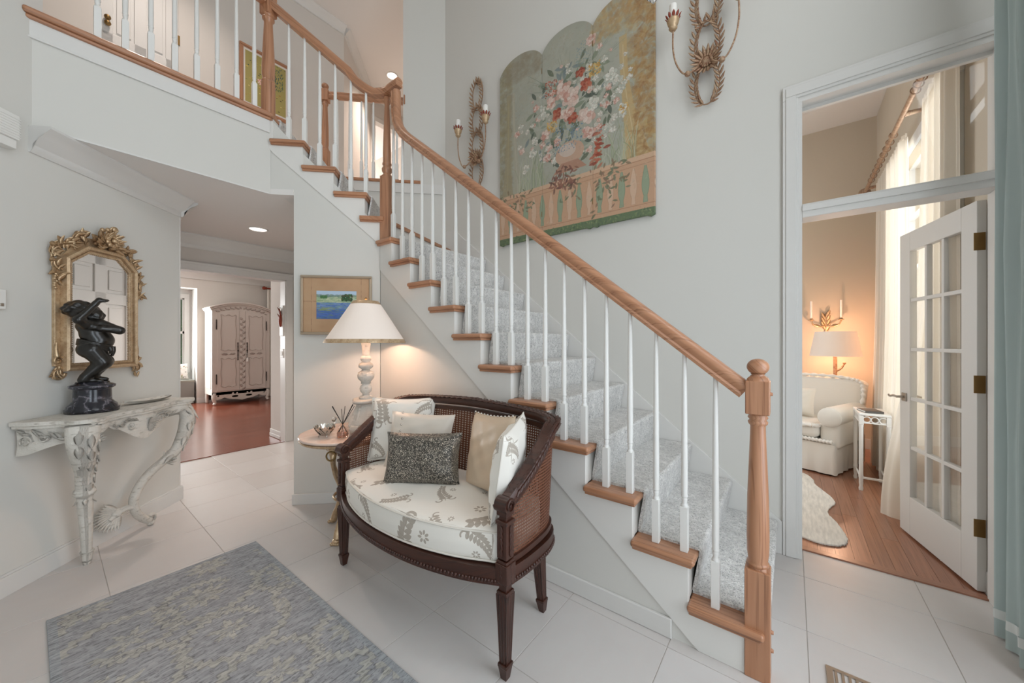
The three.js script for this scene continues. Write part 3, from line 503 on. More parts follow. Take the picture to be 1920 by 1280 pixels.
  add2(1.686, 3.297, -2.415, 1, 0); add2(1.686, 3.297, -2.53, 1, 0); add2(1.69, 3.297, -2.575, 0.94, -0.3); add2(1.676, 3.297, -2.622, Q, -Q);
  const S = V(Q, 0, -Q);
  for (const [s, y] of [[0.05, 3.30], [0.10, 3.318], [0.15, 3.348], [0.20, 3.386], [0.25, yRu(0.25)], [0.45, yRu(0.45)], [0.65, yRu(0.65)], [0.82, yRu(0.82)]]) { const p = onE(s, 0.03); add2(p[0], y, p[1], Q, -Q); }
  part('handrail', along(sweep(railP, p2, s2), 'x'), MT.oak, rl);
  // balcony railing
  const br = thing('balcony_railing', 'oak balcony railing with white balusters at the upper left', 'railing', [0.5, 3.047, -3.228]);
  for (let i = 0; i < 8; i++) { const o = part('baluster', balusterGeo(0.85), MT.baluster, br); o.position.set(0.189 + 0.112 * i - 0.5, 0, 0); }
  part('handrail', along(sweep(railP, [V(-0.55, 0.882, 0), V(0.54, 0.882, 0)], V(0, 0, 1)), 'x'), MT.oak, br);
  // far guard
  const gp = (u) => [XW + E[0] * u + IN[0] * 0.04, -3.053 + E[1] * u + IN[1] * 0.04];
  const g0 = gp(1.28), gr = thing('landing_railing', 'short oak guard railing with white balusters behind the stair turn', 'railing', [g0[0], 3.05, g0[1]]);
  for (let i = 0; i < 6; i++) { const p = gp(1.28 - 0.125 * (i + 1)), o = part('baluster', balusterGeo(0.85), MT.baluster, gr); o.position.set(p[0] - g0[0], 0, p[1] - g0[1]); o.rotation.y = PI / 4; }
  const ge = gp(0.45); part('handrail', along(sweep(railP, [V(0, 0.885, 0), V(ge[0] - g0[0], 0.885, ge[1] - g0[1])], V(Q, 0, -Q)), 'x'), MT.oak, gr);
  const gn = sub('newel_post', gr, [0, 0, 0], PI / 4); part('shaft', along(mg([bx(0.08, 0.3, 0.08, 0, 0.15, 0, 0.003), lathe(vase(0.035, 0.3, 0.82), 18), bx(0.08, 0.12, 0.08, 0, 0.88, 0, 0.004)]), 'y'), MT.oak, gn); part('ball_cap', along(mg([ball(0.036, 0, 0.985, 0, 1, 0.86, 1, 14), cyl(0.022, 0.022, 0.03, 0, 0.935, 0)]), 'x'), MT.oak, gn);
  part('rosette', along(slab(rect(-0.05, 0.05, -0.05, 0.05), null, [ge[0] - g0[0], 0.885, ge[1] - g0[1]], IN, 0.015, 0.004), 'y'), MT.oak, gr);
}
// ---------- fabrics ----------
function spray(c, x, y, s, turn, flip, col) {      // one printed leaf spray
  c.save(); c.translate(x, y); c.rotate(turn); c.scale(s * flip, s); c.strokeStyle = col; c.fillStyle = col; c.lineCap = 'round';
  c.lineWidth = 0.018; c.beginPath(); c.moveTo(0, 0.5); c.bezierCurveTo(0.05, 0.25, -0.18, 0.05, -0.02, -0.42); c.stroke();
  const lf = (px, py, a, l, w) => { c.save(); c.translate(px, py); c.rotate(a); c.beginPath(); c.moveTo(0, 0); c.bezierCurveTo(w, -l * 0.3, w * 0.8, -l * 0.8, 0, -l); c.bezierCurveTo(-w * 0.55, -l * 0.75, -w * 0.6, -l * 0.3, 0, 0); c.fill(); c.restore(); };
  for (let i = 0; i < 9; i++) { const t = i / 8, py = lerp(0.42, -0.36, t), px = 0.03 - 0.09 * Math.sin(t * PI); const L = 0.2 * (1 - 0.45 * t); lf(px, py, 1.0 - 0.3 * t, L * 1.15, 0.085); lf(px, py, -1.0 + 0.3 * t, L * 1.15, 0.085); }
  lf(-0.02, -0.4, 0.1, 0.14, 0.05);
  c.lineWidth = 0.045; c.beginPath(); c.arc(0.2, 0.40, 0.10, 0.3, 4.6); c.stroke(); c.beginPath(); c.arc(-0.18, 0.44, 0.085, -1.2, 3.0); c.stroke();
  for (let i = 0; i < 7; i++) { const a = i / 7 * 2 * PI; c.beginPath(); c.ellipse(0.3 + 0.07 * Math.cos(a), -0.12 + 0.07 * Math.sin(a), 0.036, 0.022, a, 0, 7); c.fill(); }
  c.restore();
}
T.floral = paint(1024, 1024, (c, w, h) => {
  c.fillStyle = '#ece8e0'; c.fillRect(0, 0, w, h);
  for (let i = 0; i < 260; i++) { c.fillStyle = 'rgba(222,216,204,0.25)'; c.fillRect(0, i * 4, w, 1.4); }
  const col = 'rgba(172,162,149,0.9)';
  for (const ox of [-w, 0, w]) for (const oy of [-h, 0, h]) { spray(c, 260 + ox, 270 + oy, 430, 0.35, 1, col); spray(c, 770 + ox, 780 + oy, 430, -0.4, -1, col); spray(c, 790 + ox, 240 + oy, 250, 2.4, 1, col); spray(c, 250 + ox, 800 + oy, 250, -2.2, -1, col); spray(c, 520 + ox, 520 + oy, 230, 1.5, 1, col); spray(c, 20 + ox, 540 + oy, 230, -0.9, -1, col); spray(c, 510 + ox, 30 + oy, 210, 0.9, -1, col); }
}, true);
T.cane = tex(128, 128, (u, v) => { const f = (x) => Math.abs((x * 4) % 1 - 0.5), a = f(u), b = f(v), d1 = Math.abs(((u + v) * 4) % 1 - 0.5), d2 = Math.abs(((u - v + 4) * 4) % 1 - 0.5); const hole = a < 0.27 && b < 0.27 && a + b < 0.40; const k = hole ? 0 : 255; return [k, k, k]; }, 1 / 0.052, 1 / 0.052, false);
T.caneColor = tex(128, 128, (u, v) => { const n = fbm(u, v, 16, 16, 2, 3), a = Math.abs(((u + v) * 8) % 1 - 0.5) * 2; return mix3([84, 46, 30], [134, 86, 60], clamp(n * 0.7 + a * 0.35, 0, 1)); }, 1 / 0.052, 1 / 0.052);
MT.floral = std('#ffffff', 0.85, { map: T.floral }); MT.piping = std('#dcd6cc', 0.85);
MT.cane = std('#ffffff', 0.55, { map: T.caneColor, alphaMap: T.cane, transparent: true, alphaTest: 0.5, side: THREE.DoubleSide });

// ---------- settee ----------
const SC = [1.285, -1.455], SR = -PI / 2 + 0.018;
{
  const st = thing('settee', 'dark carved wooden settee with cane back and floral seat, beside the stairs', 'settee', [SC[0], 0, SC[1]], SR);
  const half = [[0, -0.212], [0.2, -0.209], [0.37, -0.20], [0.49, -0.182], [0.56, -0.142], [0.592, -0.07], [0.60, 0.02], [0.598, 0.12], [0.588, 0.205]];
  const hgt = [0.925, 0.92, 0.912, 0.903, 0.892, 0.866, 0.80, 0.728, 0.672], rake = [0.035, 0.035, 0.034, 0.03, 0.024, 0.016, 0.01, 0.004, 0];
  const all = []; for (let i = half.length - 1; i > 0; i--) all.push([-half[i][0], half[i][1], hgt[i], rake[i]]); for (let i = 0; i < half.length; i++) all.push([half[i][0], half[i][1], hgt[i], rake[i]]);
  const plan = new THREE.CatmullRomCurve3(all.map((p) => V(p[0], 0, p[1])), false, 'centripetal'), top = new THREE.CatmullRomCurve3(all.map((p) => V(p[0] * (1 + 0.02 * (p[3] > 0.02 ? 1 : 0)), p[2], p[1] - p[3])), false, 'centripetal');
  const N = 72, side = []; for (let i = 0; i <= N; i++) { const t = plan.getTangent(i / N); side.push(V(t.z, 0, -t.x)); }
  const topP = top.getPoints(N);
  const railQ = [[-0.02, -0.022], [0.02, -0.022], [0.026, -0.008], [0.026, 0.01], [0.016, 0.022], [-0.016, 0.022], [-0.026, 0.01], [-0.026, -0.008]];
  part('top_rail', along(sweep(railQ, topP, side), 'x'), MT.walnut, st);
  const lv = []; for (let i = 1; i < N; i++) { const p = topP[i], t = top.getTangent(i / N), dir = i < N / 2 ? t : t.clone().negate(), s = side[i]; for (const k of [-1, 1]) lv.push(align(leaf(0.052, 0.026, 0.1, 0.3), p.clone().add(V(s.x * k * 0.012, 0.019, s.z * k * 0.012)), dir.clone().addScaledVector(s, k * 0.35), V(0, 1, 0))); }
  for (let i = 1; i < N; i++) { const p = topP[i], t = top.getTangent(i / N), dir = i < N / 2 ? t : t.clone().negate(), s = side[i]; lv.push(align(leaf(0.05, 0.028, 0.1, 0.3), p.clone().add(V(s.x * 0.024, 0.0, s.z * 0.024)), dir, s.clone())); }
  const carv = part('laurel_carving', along(mg(lv), 'x'), MT.walnut, st); carv.userData.kind = 'stuff';
  // cane: sides and back, split by stiles
  const yb = 0.425, P = (t, v, off = 0) => { const a = plan.getPoint(t), b = top.getPoint(t), q = V(lerp(a.x, b.x, v), lerp(yb, b.y - 0.02, v), lerp(a.z, b.z, v)); return q; };
  const len = plan.getLength(), cuts = [0.0, 0.365, 0.635, 1.0];
  const tAt = (x) => { let best = 0, d = 9; for (let i = 0; i <= 400; i++) { const p = plan.getPoint(i / 400); const e = Math.abs(p.x - x) + (p.z > -0.13 ? 1 : 0); if (e < d) { d = e; best = i / 400; } } return best; };
  const t1 = tAt(-0.51), t2 = tAt(0.51);
  const lo = [[0.012, t1 - 0.008], [t1 + 0.008, t2 - 0.008], [t2 + 0.008, 0.988]];
  for (const [a, b] of lo) { const g = grid(40, 8, (u, v) => P(lerp(a, b, u), lerp(0.06, 0.94, v))); const uv = g.attributes.uv; const pos = g.attributes.position; for (let i = 0; i < uv.count; i++) uv.setXY(i, lerp(a, b, uv.getX(i)) * len, pos.getY(i)); part('cane_panel', g, MT.cane, st, 'woven cane'); 
    for (const v of [0.05, 0.95]) { const pp = [], ss = []; for (let i = 0; i <= 30; i++) { const t = lerp(a, b, i / 30); pp.push(P(t, v)); const tg = plan.getTangent(t); ss.push(V(tg.z, 0, -tg.x)); } part('cane_frame', along(sweep([[-0.011, -0.011], [0.011, -0.011], [0.011, 0.011], [-0.011, 0.011]], pp, ss), 'x'), MT.walnut, st); } }
  for (const t of [t1, t2]) { const tg = plan.getTangent(t); part('back_stile', along(sweep([[-0.016, -0.016], [0.016, -0.016], [0.016, 0.016], [-0.016, 0.016]], [P(t, -0.02), P(t, 0.5), P(t, 1.0)], V(tg.z, 0, -tg.x)), 'y'), MT.walnut, st); }
  // seat rail all round
  const bow = new THREE.CatmullRomCurve3([V(0.588, 0, 0.215), V(0.42, 0, 0.285), V(0.2, 0, 0.335), V(0, 0, 0.348), V(-0.2, 0, 0.335), V(-0.42, 0, 0.285), V(-0.588, 0, 0.215)], false, 'centripetal');
  const railB = [[-0.022, -0.035], [0.022, -0.035], [0.026, -0.022], [0.02, -0.01], [0.024, 0.0], [0.02, 0.012], [0.024, 0.03], [-0.022, 0.03]];
  for (const [cv, nm] of [[bow, 'front_rail'], [plan, 'back_rail']]) {
    const pp = [], ss = []; for (let i = 0; i <= 48; i++) { const q = cv.getPoint(i / 48), tg = cv.getTangent(i / 48); pp.push(V(q.x, 0.39, q.z)); ss.push(nm === 'front_rail' ? V(-tg.z, 0, tg.x) : V(-tg.z, 0, tg.x)); }
    part(nm, along(sweep(railB, pp, ss), 'x'), MT.walnut, st);
    const beads = []; const M = nm === 'front_rail' ? 84 : 100; for (let i = 1; i < M; i++) { const q = cv.getPoint(i / M), tg = cv.getTangent(i / M); for (const k of [-1, 1]) beads.push(ball(0.0065, q.x - tg.z * 0.023 * k, 0.372, q.z + tg.x * 0.023 * k, 1, 1.25, 1, 6)); }
    const bd = part('bead_carving', along(mg(beads), 'y'), MT.walnut, st); bd.userData.kind = 'stuff';
  }
  // legs and arm posts
  const flute = []; for (let s = 0; s < 4; s++) for (let i = 0; i < 13; i++) { const t = i / 12 * 2 - 1, d = (i % 4 === 2) ? 0.80 : (i % 4 === 0 ? 1 : 0.97), [x, y] = [[t, -d], [d, t], [-t, d], [-d, -t]][s]; if (i < 12) flute.push([x * 0.026, y * 0.026]); }
  const legG = (h) => mg([sweep(flute, [V(0, h - 0.075, 0), V(0, h * 0.5, 0), V(0, 0.055, 0)], V(1, 0, 0), true, (t) => lerp(1.0, 0.62, t)), bx(0.044, 0.014, 0.044, 0, 0.055, 0, 0.003), sweep([[-0.02, -0.02], [0.02, -0.02], [0.02, 0.02], [-0.02, 0.02]], [V(0, 0.05, 0), V(0, 0.0, 0)], V(1, 0, 0), true, (t) => lerp(1, 0.62, t)), bx(0.05, 0.016, 0.05, 0, h - 0.07, 0, 0.004), bx(0.036, 0.035, 0.036, 0, h - 0.05, 0, 0.003), bx(0.05, 0.012, 0.05, 0, h - 0.03, 0, 0.003)]);
  for (const s of [-1, 1]) {
    const fx = 0.588 * s;
    const l = part('leg', along(legG(0.40), 'y'), MT.walnut, st); l.position.set(fx, 0, 0.222);
    const bl = part('leg', along(legG(0.385), 'y'), MT.walnut, st); bl.position.set(0.52 * s, 0, -0.155); bl.rotation.set(0.05, 0, 0.05 * s);
    const po = sub('arm_post', st, [fx, 0, 0.222]);
    part('post', along(mg([bx(0.058, 0.075, 0.058, 0, 0.405, 0, 0.004), bx(0.05, 0.012, 0.05, 0, 0.448, 0, 0.003), bx(0.047, 0.13, 0.047, 0, 0.525, 0, 0.003), bx(0.056, 0.016, 0.056, 0, 0.598, 0, 0.004), bx(0.036, 0.03, 0.036, 0, 0.615, 0, 0.004)]), 'y'), MT.walnut, po);
    const lf = []; for (const [nx, nz] of [[s, 0], [0, 1], [-s, 0]]) for (const [y0, y1, w] of [[0.375, 0.43, 0.03], [0.47, 0.58, 0.028]]) for (let i = 0; i < (y1 > 0.5 ? 5 : 3); i++) lf.push(align(leaf(0.03, 0.016, 0.2, 0.3), V(nx * (w - 0.004), lerp(y0, y1, i / (y1 > 0.5 ? 5 : 3)), nz * (w - 0.004)), V(0, 1, 0), V(nx, 0, nz)));
    part('post_carving', along(mg(lf), 'y'), MT.walnut, po).userData.kind = 'stuff';
    part('scroll', along(mg([cyl(0.03, 0.03, 0.056, 0, -0.028, 0, 18).rotateZ(PI / 2).translate(0, 0.662, 0.006), ...[-1, 1].map((k) => tf(spiral(0.026, 1.6, 0.006, 0.003, k), { r: [0, PI / 2 * k, 0], p: [0.029 * k, 0.662, 0.006] })), bx(0.05, 0.02, 0.05, 0, 0.632, 0.0, 0.004)]), 'x'), MT.walnut, po);
  }
  // seat cushion
  const o = []; for (let i = 0; i <= 24; i++) { const q = bow.getPoint(i / 24); o.push([q.x * 0.945, q.z + 0.012]); } for (let i = 0; i <= 40; i++) { const t = lerp(0.06, 0.94, i / 40), q = plan.getPoint(t); o.push([q.x * 0.945, q.z + 0.03]); }
  const oc = new THREE.CatmullRomCurve3(o.map((p) => V(p[0], 0, p[1])), true, 'centripetal'), lay = [[0.0, 0.424], [0.9, 0.424], [0.985, 0.428], [1.0, 0.445], [1.008, 0.485], [1.0, 0.527], [0.985, 0.545], [0.93, 0.554], [0.75, 0.563], [0.4, 0.57], [0, 0.572]];
  const cg = grid(110, 40, (u, v) => { const q = oc.getPoint(u % 1), k = v * (lay.length - 1), i = Math.min(Math.floor(k), lay.length - 2), f = k - i, s = lerp(lay[i][0], lay[i + 1][0], f), y = lerp(lay[i][1], lay[i + 1][1], f); return V(q.x * s, y + 0.003 * Math.sin(q.x * 17) * s, q.z * s + 0.03 * (1 - s)); }, true);
  const cu = sub('seat_cushion', st); part('cushion_body', boxUV(cg, 1.55), MT.floral, cu, 'cream seat cushion printed with grey leaf sprays');
  for (const y of [0.54, 0.43]) { const pp = []; for (let i = 0; i < 90; i++) { const q = oc.getPoint(i / 90); pp.push(V(q.x * 0.995, y, q.z * 0.995)); } part('piping', tube(pp, 0.0045, 6, 180, true), MT.piping, cu); }
}
// ---------- cushions on the settee ----------
function pillowGeo(w, h, t, pinch = 0.07, n = 20) {
  const f = (u, v, s) => { const a = u * 2 - 1, b = v * 2 - 1, e = Math.pow(Math.max(0, 1 - a * a), 0.5) * Math.pow(Math.max(0, 1 - b * b), 0.5); const px = a * w / 2 * (1 - pinch * (1 - b * b)), py = b * h / 2 * (1 - pinch * (1 - a * a)); const wr = 0.004 * Math.sin(9 * a + 5 * b) * e + 0.003 * Math.sin(14 * b - 6 * a) * e; return V(px, py, s * (t / 2 * Math.pow(e, 0.72) + wr * 0.8)); };
  return [mg([grid(n, n, (u, v) => f(u, v, 1)), grid(n, n, (u, v) => f(1 - u, v, -1))]), (a, b) => V(a * w / 2 * (1 - pinch * (1 - b * b)), b * h / 2 * (1 - pinch * (1 - a * a)), 0)];
}
function cushion(label, w, h, t, m, [x, y, z], normal, lean, roll, trim, extra) {
  // the cushion stands on its lower edge; normal = horizontal facing, lean = backwards tilt
  const o = thing('throw_cushion', label, 'cushion', [x, y, z], Math.atan2(normal[0], normal[1]), 'cushions on the settee');
  const inn = sub('body', o); inn.rotation.set(-lean, 0, roll); const [g, edge] = pillowGeo(w, h, t);
  const mv = (g2) => { const q = g2.clone(); q.translate(0, h / 2, 0); q.applyMatrix4(new THREE.Matrix4().makeRotationFromEuler(new THREE.Euler(-lean, 0, roll))); return q; };
  o.remove(inn); part('cover', mv(boxUV(g, m === MT.floral ? 1.9 : 2.2)), m, o);
  if (trim) { const pp = []; for (let s = 0; s < 4; s++) for (let i = 0; i < 12; i++) { const k = i / 12 * 2 - 1; pp.push(s === 0 ? edge(k, -1) : s === 1 ? edge(1, k) : s === 2 ? edge(-k, 1) : edge(-1, -k)); } part('piping', mv(tube(pp, 0.003, 5, 120, true)), trim, o); }
  if (extra) extra(o, mv, edge); return o;
}
const buttons = (x0) => (o, mv) => { for (let i = 0; i < 7; i++) part('button', mv(ball(0.0065, x0, 0.15 - i * 0.034, 0.055, 1, 1, 0.6, 8)), MT.silver, o); };
const cy = 0.556;
cushion('cream cushion with grey leaf print leaning at the far left end of the settee', 0.40, 0.38, 0.12, MT.floral, [1.325, cy, -1.885], [-0.78, 0.62], 0.22, 0, MT.piping);
cushion('pale satin cushion with a row of buttons, behind the glittering cushion', 0.40, 0.32, 0.11, MT.satinPale, [1.275, cy, -1.675], [-0.90, 0.44], 0.28, -0.02, null, buttons(-0.10));
cushion('small oblong cushion covered in dark glittering sequins', 0.405, 0.262, 0.10, MT.glitter, [1.155, cy, -1.475], [-0.86, 0.51], 0.26, 0.02, null);
cushion('tan satin cushion with beaded edge, right of the glittering cushion', 0.37, 0.37, 0.10, MT.satin, [1.27, cy + 0.01, -1.145], [-0.95, -0.31], 0.2, 0.10, null, (o, mv, edge) => { for (let i = 0; i < 12; i++) { const e = edge(lerp(-0.95, 0.9, i / 11), 1); part('bead', mv(ball(0.006, e.x, e.y, 0.004, 1, 1, 1, 7)), MT.silver, o); } });
cushion('cream cushion with grey leaf print leaning on the right arm of the settee', 0.38, 0.37, 0.12, MT.floral, [1.245, cy + 0.005, -1.015], [-0.42, -0.91], 0.16, -0.06, MT.piping);
// ---------- side table with marble top ----------
const TB = [1.27, -2.385], TY = 0.67;
{
  const t = thing('side_table', 'round pink marble side table with gilded animal legs beside the settee', 'table', [TB[0], 0, TB[1]]);
  part('table_top', boxUV(lathe([[0, TY - 0.022], [0.29, TY - 0.022], [0.303, TY - 0.016], [0.306, TY - 0.008], [0.302, TY - 0.001], [0.294, TY], [0, TY]], 64), 1), MT.tanMarble, t, 'pinkish marble top');
  part('rim', along(lathe([[0.27, TY - 0.04], [0.292, TY - 0.038], [0.30, TY - 0.03], [0.298, TY - 0.0225], [0.27, TY - 0.0225]], 64), 'y'), MT.goldSoft, t);
  part('apron', along(lathe([[0.14, TY - 0.075], [0.165, TY - 0.07], [0.175, TY - 0.041], [0.14, TY - 0.041]], 40), 'y'), MT.gold, t);
  for (const [dx, dz] of [[-0.8, 0.6], [-0.12, -0.993], [0.92, 0.393]]) {
    const L = sub('leg', t), r = (k, y) => V(dx * k, y, dz * k);
    part('limb', along(tube([r(0.15, 0.62), r(0.215, 0.57), r(0.20, 0.46), r(0.13, 0.34), r(0.10, 0.24), r(0.13, 0.13), r(0.165, 0.06), r(0.175, 0.02)], (q) => 0.021 - 0.010 * Math.sin(PI * Math.min(1, q * 1.15)) + (q < 0.25 ? 0.008 * (1 - q * 4) : 0), 10, 40), 'y'), MT.gold, L);
    part('paw', along(mg([ball(0.024, dx * 0.18, 0.02, dz * 0.18, 1, 0.8, 1, 12), ...[-1.2, -0.4, 0.4, 1.2].map((a) => ball(0.011, dx * 0.20 - dz * 0.016 * a, 0.011, dz * 0.20 + dx * 0.016 * a, 1, 1, 1, 9))]), 'y'), MT.gold, L);
    part('ring', along(tf(new THREE.TorusGeometry(0.028, 0.005, 8, 24), { r: [0, Math.atan2(dx, dz), 0], p: [dx * 0.245, 0.575, dz * 0.245] }), 'y'), MT.brass, L);
    part('mask', along(mg([ball(0.026, dx * 0.215, 0.605, dz * 0.215, 1, 1.15, 1, 12), ...[-1, 1].map((k) => tf(spiral(0.016, 1.3, 0.005, 0.002, k), { p: [dx * 0.235 - dz * 0.02 * k, 0.615, dz * 0.235 + dx * 0.02 * k], r: [0, Math.atan2(dx, dz), 0] }))]), 'y'), MT.gold, L);
  }
  part('stretcher_ring', along(lathe([[0.09, 0.235], [0.10, 0.23], [0.105, 0.24], [0.10, 0.25], [0.09, 0.245]], 30), 'y'), MT.gold, t);
}
// ---------- table lamp ----------
const LP = [1.362, -2.335];
MT.shade = std('#ece2d8', 0.95, { emissive: new THREE.Color('#ffdccb'), emissiveIntensity: 0.11, side: THREE.DoubleSide });
MT.bulb = std('#fff4e4', 0.5, { emissive: new THREE.Color('#ffd2a0'), emissiveIntensity: 2 });
{
  const t = thing('table_lamp', 'lit whitewashed carved candlestick lamp with cream cone shade on the marble table', 'lamp', [LP[0], TY, LP[1]]);
  const tri = (g, k) => g;
  const baseG = grid(48, 14, (u, v) => { const a = u * 2 * PI, prof = [[0.118, 0.03], [0.128, 0.045], [0.122, 0.06], [0.112, 0.085], [0.094, 0.12], [0.076, 0.155], [0.068, 0.18], [0.072, 0.19]], k = v * (prof.length - 1), i = Math.min(Math.floor(k), prof.length - 2), f = k - i, r = lerp(prof[i][0], prof[i + 1][0], f) * (1 + 0.13 * Math.cos(3 * a)); return V(Math.cos(a) * r, lerp(prof[i][1], prof[i + 1][1], f), Math.sin(a) * r); }, true);
  const plate = grid(48, 4, (u, v) => { const a = u * 2 * PI, q = [[0.07, 0.186], [0.095, 0.192], [0.1, 0.205], [0.09, 0.214], [0.0, 0.216]][Math.round(v * 4)], r = q[0] * (1 + 0.16 * Math.cos(3 * a)); return V(Math.cos(a) * r, q[1], Math.sin(a) * r); }, true);
  const b = sub('base', t, [0, 0, 0], -0.5); part('plinth', boxUV(mg([baseG, plate, lathe([[0, 0.03], [0.11, 0.03]], 24)])), MT.white, b);
  for (let i = 0; i < 3; i++) { const a = i * 2 * PI / 3; part('scroll_foot', boxUV(mg([tf(mg([cyl(0.03, 0.03, 0.05, 0, -0.025, 0, 18), tf(spiral(0.028, 1.7, 0.006, 0.003), { r: [-PI / 2, 0, 0], p: [0, 0.026, 0] }), tf(spiral(0.028, 1.7, 0.006, 0.003), { r: [PI / 2, 0, 0], p: [0, -0.026, 0] })]), { r: [PI / 2, 0, 0], p: [0.128, 0.0305, 0] }), tube([V(0.125, 0.055, 0), V(0.105, 0.11, 0), V(0.078, 0.16, 0), V(0.09, 0.19, 0)], 0.012, 8, 16)]).rotateY(-a)), MT.white, b); }
  part('column', boxUV(lathe([[0.04, 0.214], [0.046, 0.222], [0.04, 0.232], [0.024, 0.24], [0.022, 0.25], [0.036, 0.265], [0.041, 0.285], [0.036, 0.305], [0.024, 0.315], [0.034, 0.322], [0.03, 0.33], [0.052, 0.355], [0.056, 0.375], [0.05, 0.398], [0.028, 0.41], [0.026, 0.418], [0.046, 0.432], [0.048, 0.447], [0.04, 0.46], [0.026, 0.468], [0.036, 0.485], [0.036, 0.497], [0.028, 0.508], [0.022, 0.515], [0.026, 0.56], [0.032, 0.605], [0.034, 0.612], [0.05, 0.62], [0.05, 0.628], [0, 0.63]], 28)), MT.white, t);
  part('harp', along(tube([V(0, 0.62, 0), V(0.05, 0.72, 0), V(0.045, 0.84, 0), V(0, 0.885, 0), V(-0.045, 0.84, 0), V(-0.05, 0.72, 0), V(0, 0.63, 0)], 0.002, 5, 40), 'y'), MT.brass, t);
  part('finial', along(mg([cyl(0.004, 0.004, 0.02, 0, 0.88, 0, 8), ball(0.009, 0, 0.906, 0, 1, 1, 1, 10)]), 'y'), MT.brass, t);
  const s = sub('lamp_shade', t);
  part('fabric', lathe([[0.252, 0.625], [0.098, 0.868]], 56), MT.shade, s, 'cream fabric cone');
  part('lower_trim', along(lathe([[0.263, 0.60], [0.267, 0.6005], [0.2535, 0.626], [0.2495, 0.625], [0.263, 0.60]], 56), 'y'), MT.goldSoft, s); part('upper_trim', along(lathe([[0.098, 0.866], [0.1005, 0.866], [0.084, 0.888], [0.0815, 0.887], [0.098, 0.866]], 56), 'y'), MT.goldSoft, s);
  part('bulb', ball(0.03, 0, 0.73, 0, 1, 1.25, 1, 14), MT.bulb, t);
  const l = new THREE.PointLight('#ffd8be', 0.4); l.name = 'table_lamp_bulb'; l.position.set(0, 0.73, 0); l.castShadow = true; l.shadow.radius = 1.5; t.add(l);
}
// silver lotus bowl and reed diffuser
{
  const b = thing('silver_bowl', 'crinkled silver flower bowl with a handle at the table edge', 'bowl', [1.095, TY, -2.36]);
  for (let r = 0; r < 2; r++) for (let i = 0; i < 8; i++) { const a = (i + r * 0.5) / 8 * 2 * PI; part('petal', tf(grid(6, 6, (u, v) => { const x = (u - 0.5) * 0.058 * Math.sin(PI * (0.2 + 0.75 * v)) , k = v; return V(x, 0.016 + 0.058 * k + 0.004 * Math.sin(u * 12), 0.018 + 0.042 * Math.sin(k * 1.4) + r * 0.005 - x * x * 6); }), { r: [0, a, 0] }), MT.silver, b); }
  part('cup', lathe([[0, 0.013], [0.03, 0.016], [0.05, 0.045], [0.048, 0.046], [0.028, 0.019], [0, 0.016]], 24), MT.silver, b);
  for (let i = 0; i < 3; i++) part('foot', tube([V(0.02, 0.02, 0), V(0.034, 0.012, 0), V(0.036, 0, 0)], 0.003, 6, 8).rotateY(i * 2.094 + 0.4), MT.silver, b);
  part('handle', tube([V(0.045, 0.05, -0.01), V(0.075, 0.07, -0.02), V(0.085, 0.10, -0.025), V(0.07, 0.115, -0.02), V(0.064, 0.105, -0.02)], (t) => 0.005 - 0.002 * t, 7, 24), MT.silver, b); part('handle_leaf', mg([0, 1, 2].map((i) => tf(leaf(0.03, 0.016, 0.4), { p: [0.078, 0.085, -0.023], r: [0.6 * i - 0.5, 0.5 * i, 1.2 - i] }))), MT.silver, b);
  const d = thing('reed_diffuser', 'small glass bottle with a fan of dark reeds in front of the lamp', 'diffuser', [1.162, TY, -2.265]);
  part('bottle', lathe([[0, 0.001], [0.032, 0.001], [0.036, 0.012], [0.033, 0.04], [0.02, 0.066], [0.013, 0.072], [0.013, 0.088], [0.0155, 0.09]], 26), phys('#fff6f0', 0.05, { transmission: 1, thickness: 0, ior: 1.45 }), d, 'clear glass bottle');
  part('oil', lathe([[0, 0.003], [0.03, 0.003], [0.0335, 0.013], [0.032, 0.034], [0, 0.035]], 24), phys('#e8b9a4', 0.1, { transmission: 0.7, thickness: 0.05 }), d, 'pinkish fragrance oil');
  const up = V(0.5144, 0, -0.4), rt = V(0.6122, 0, 0.7907);
  for (const [a, b2, l] of [[-0.62, 0.1, 0.215], [-0.52, -0.1, 0.215], [-0.12, 0.15, 0.18], [0.13, 0, 0.2], [0.46, 0.1, 0.225], [0.54, -0.08, 0.225], [0.62, 0.05, 0.22]]) { const dir = V(rt.x * a + b2 * 0.3, 1, rt.z * a).normalize(), c0 = V(0, 0.08, 0); part('reed', tube([c0.clone().addScaledVector(dir, -0.07), c0.clone().addScaledVector(dir, l - 0.08)], 0.0019, 5, 2), MT.iron, d); }
}
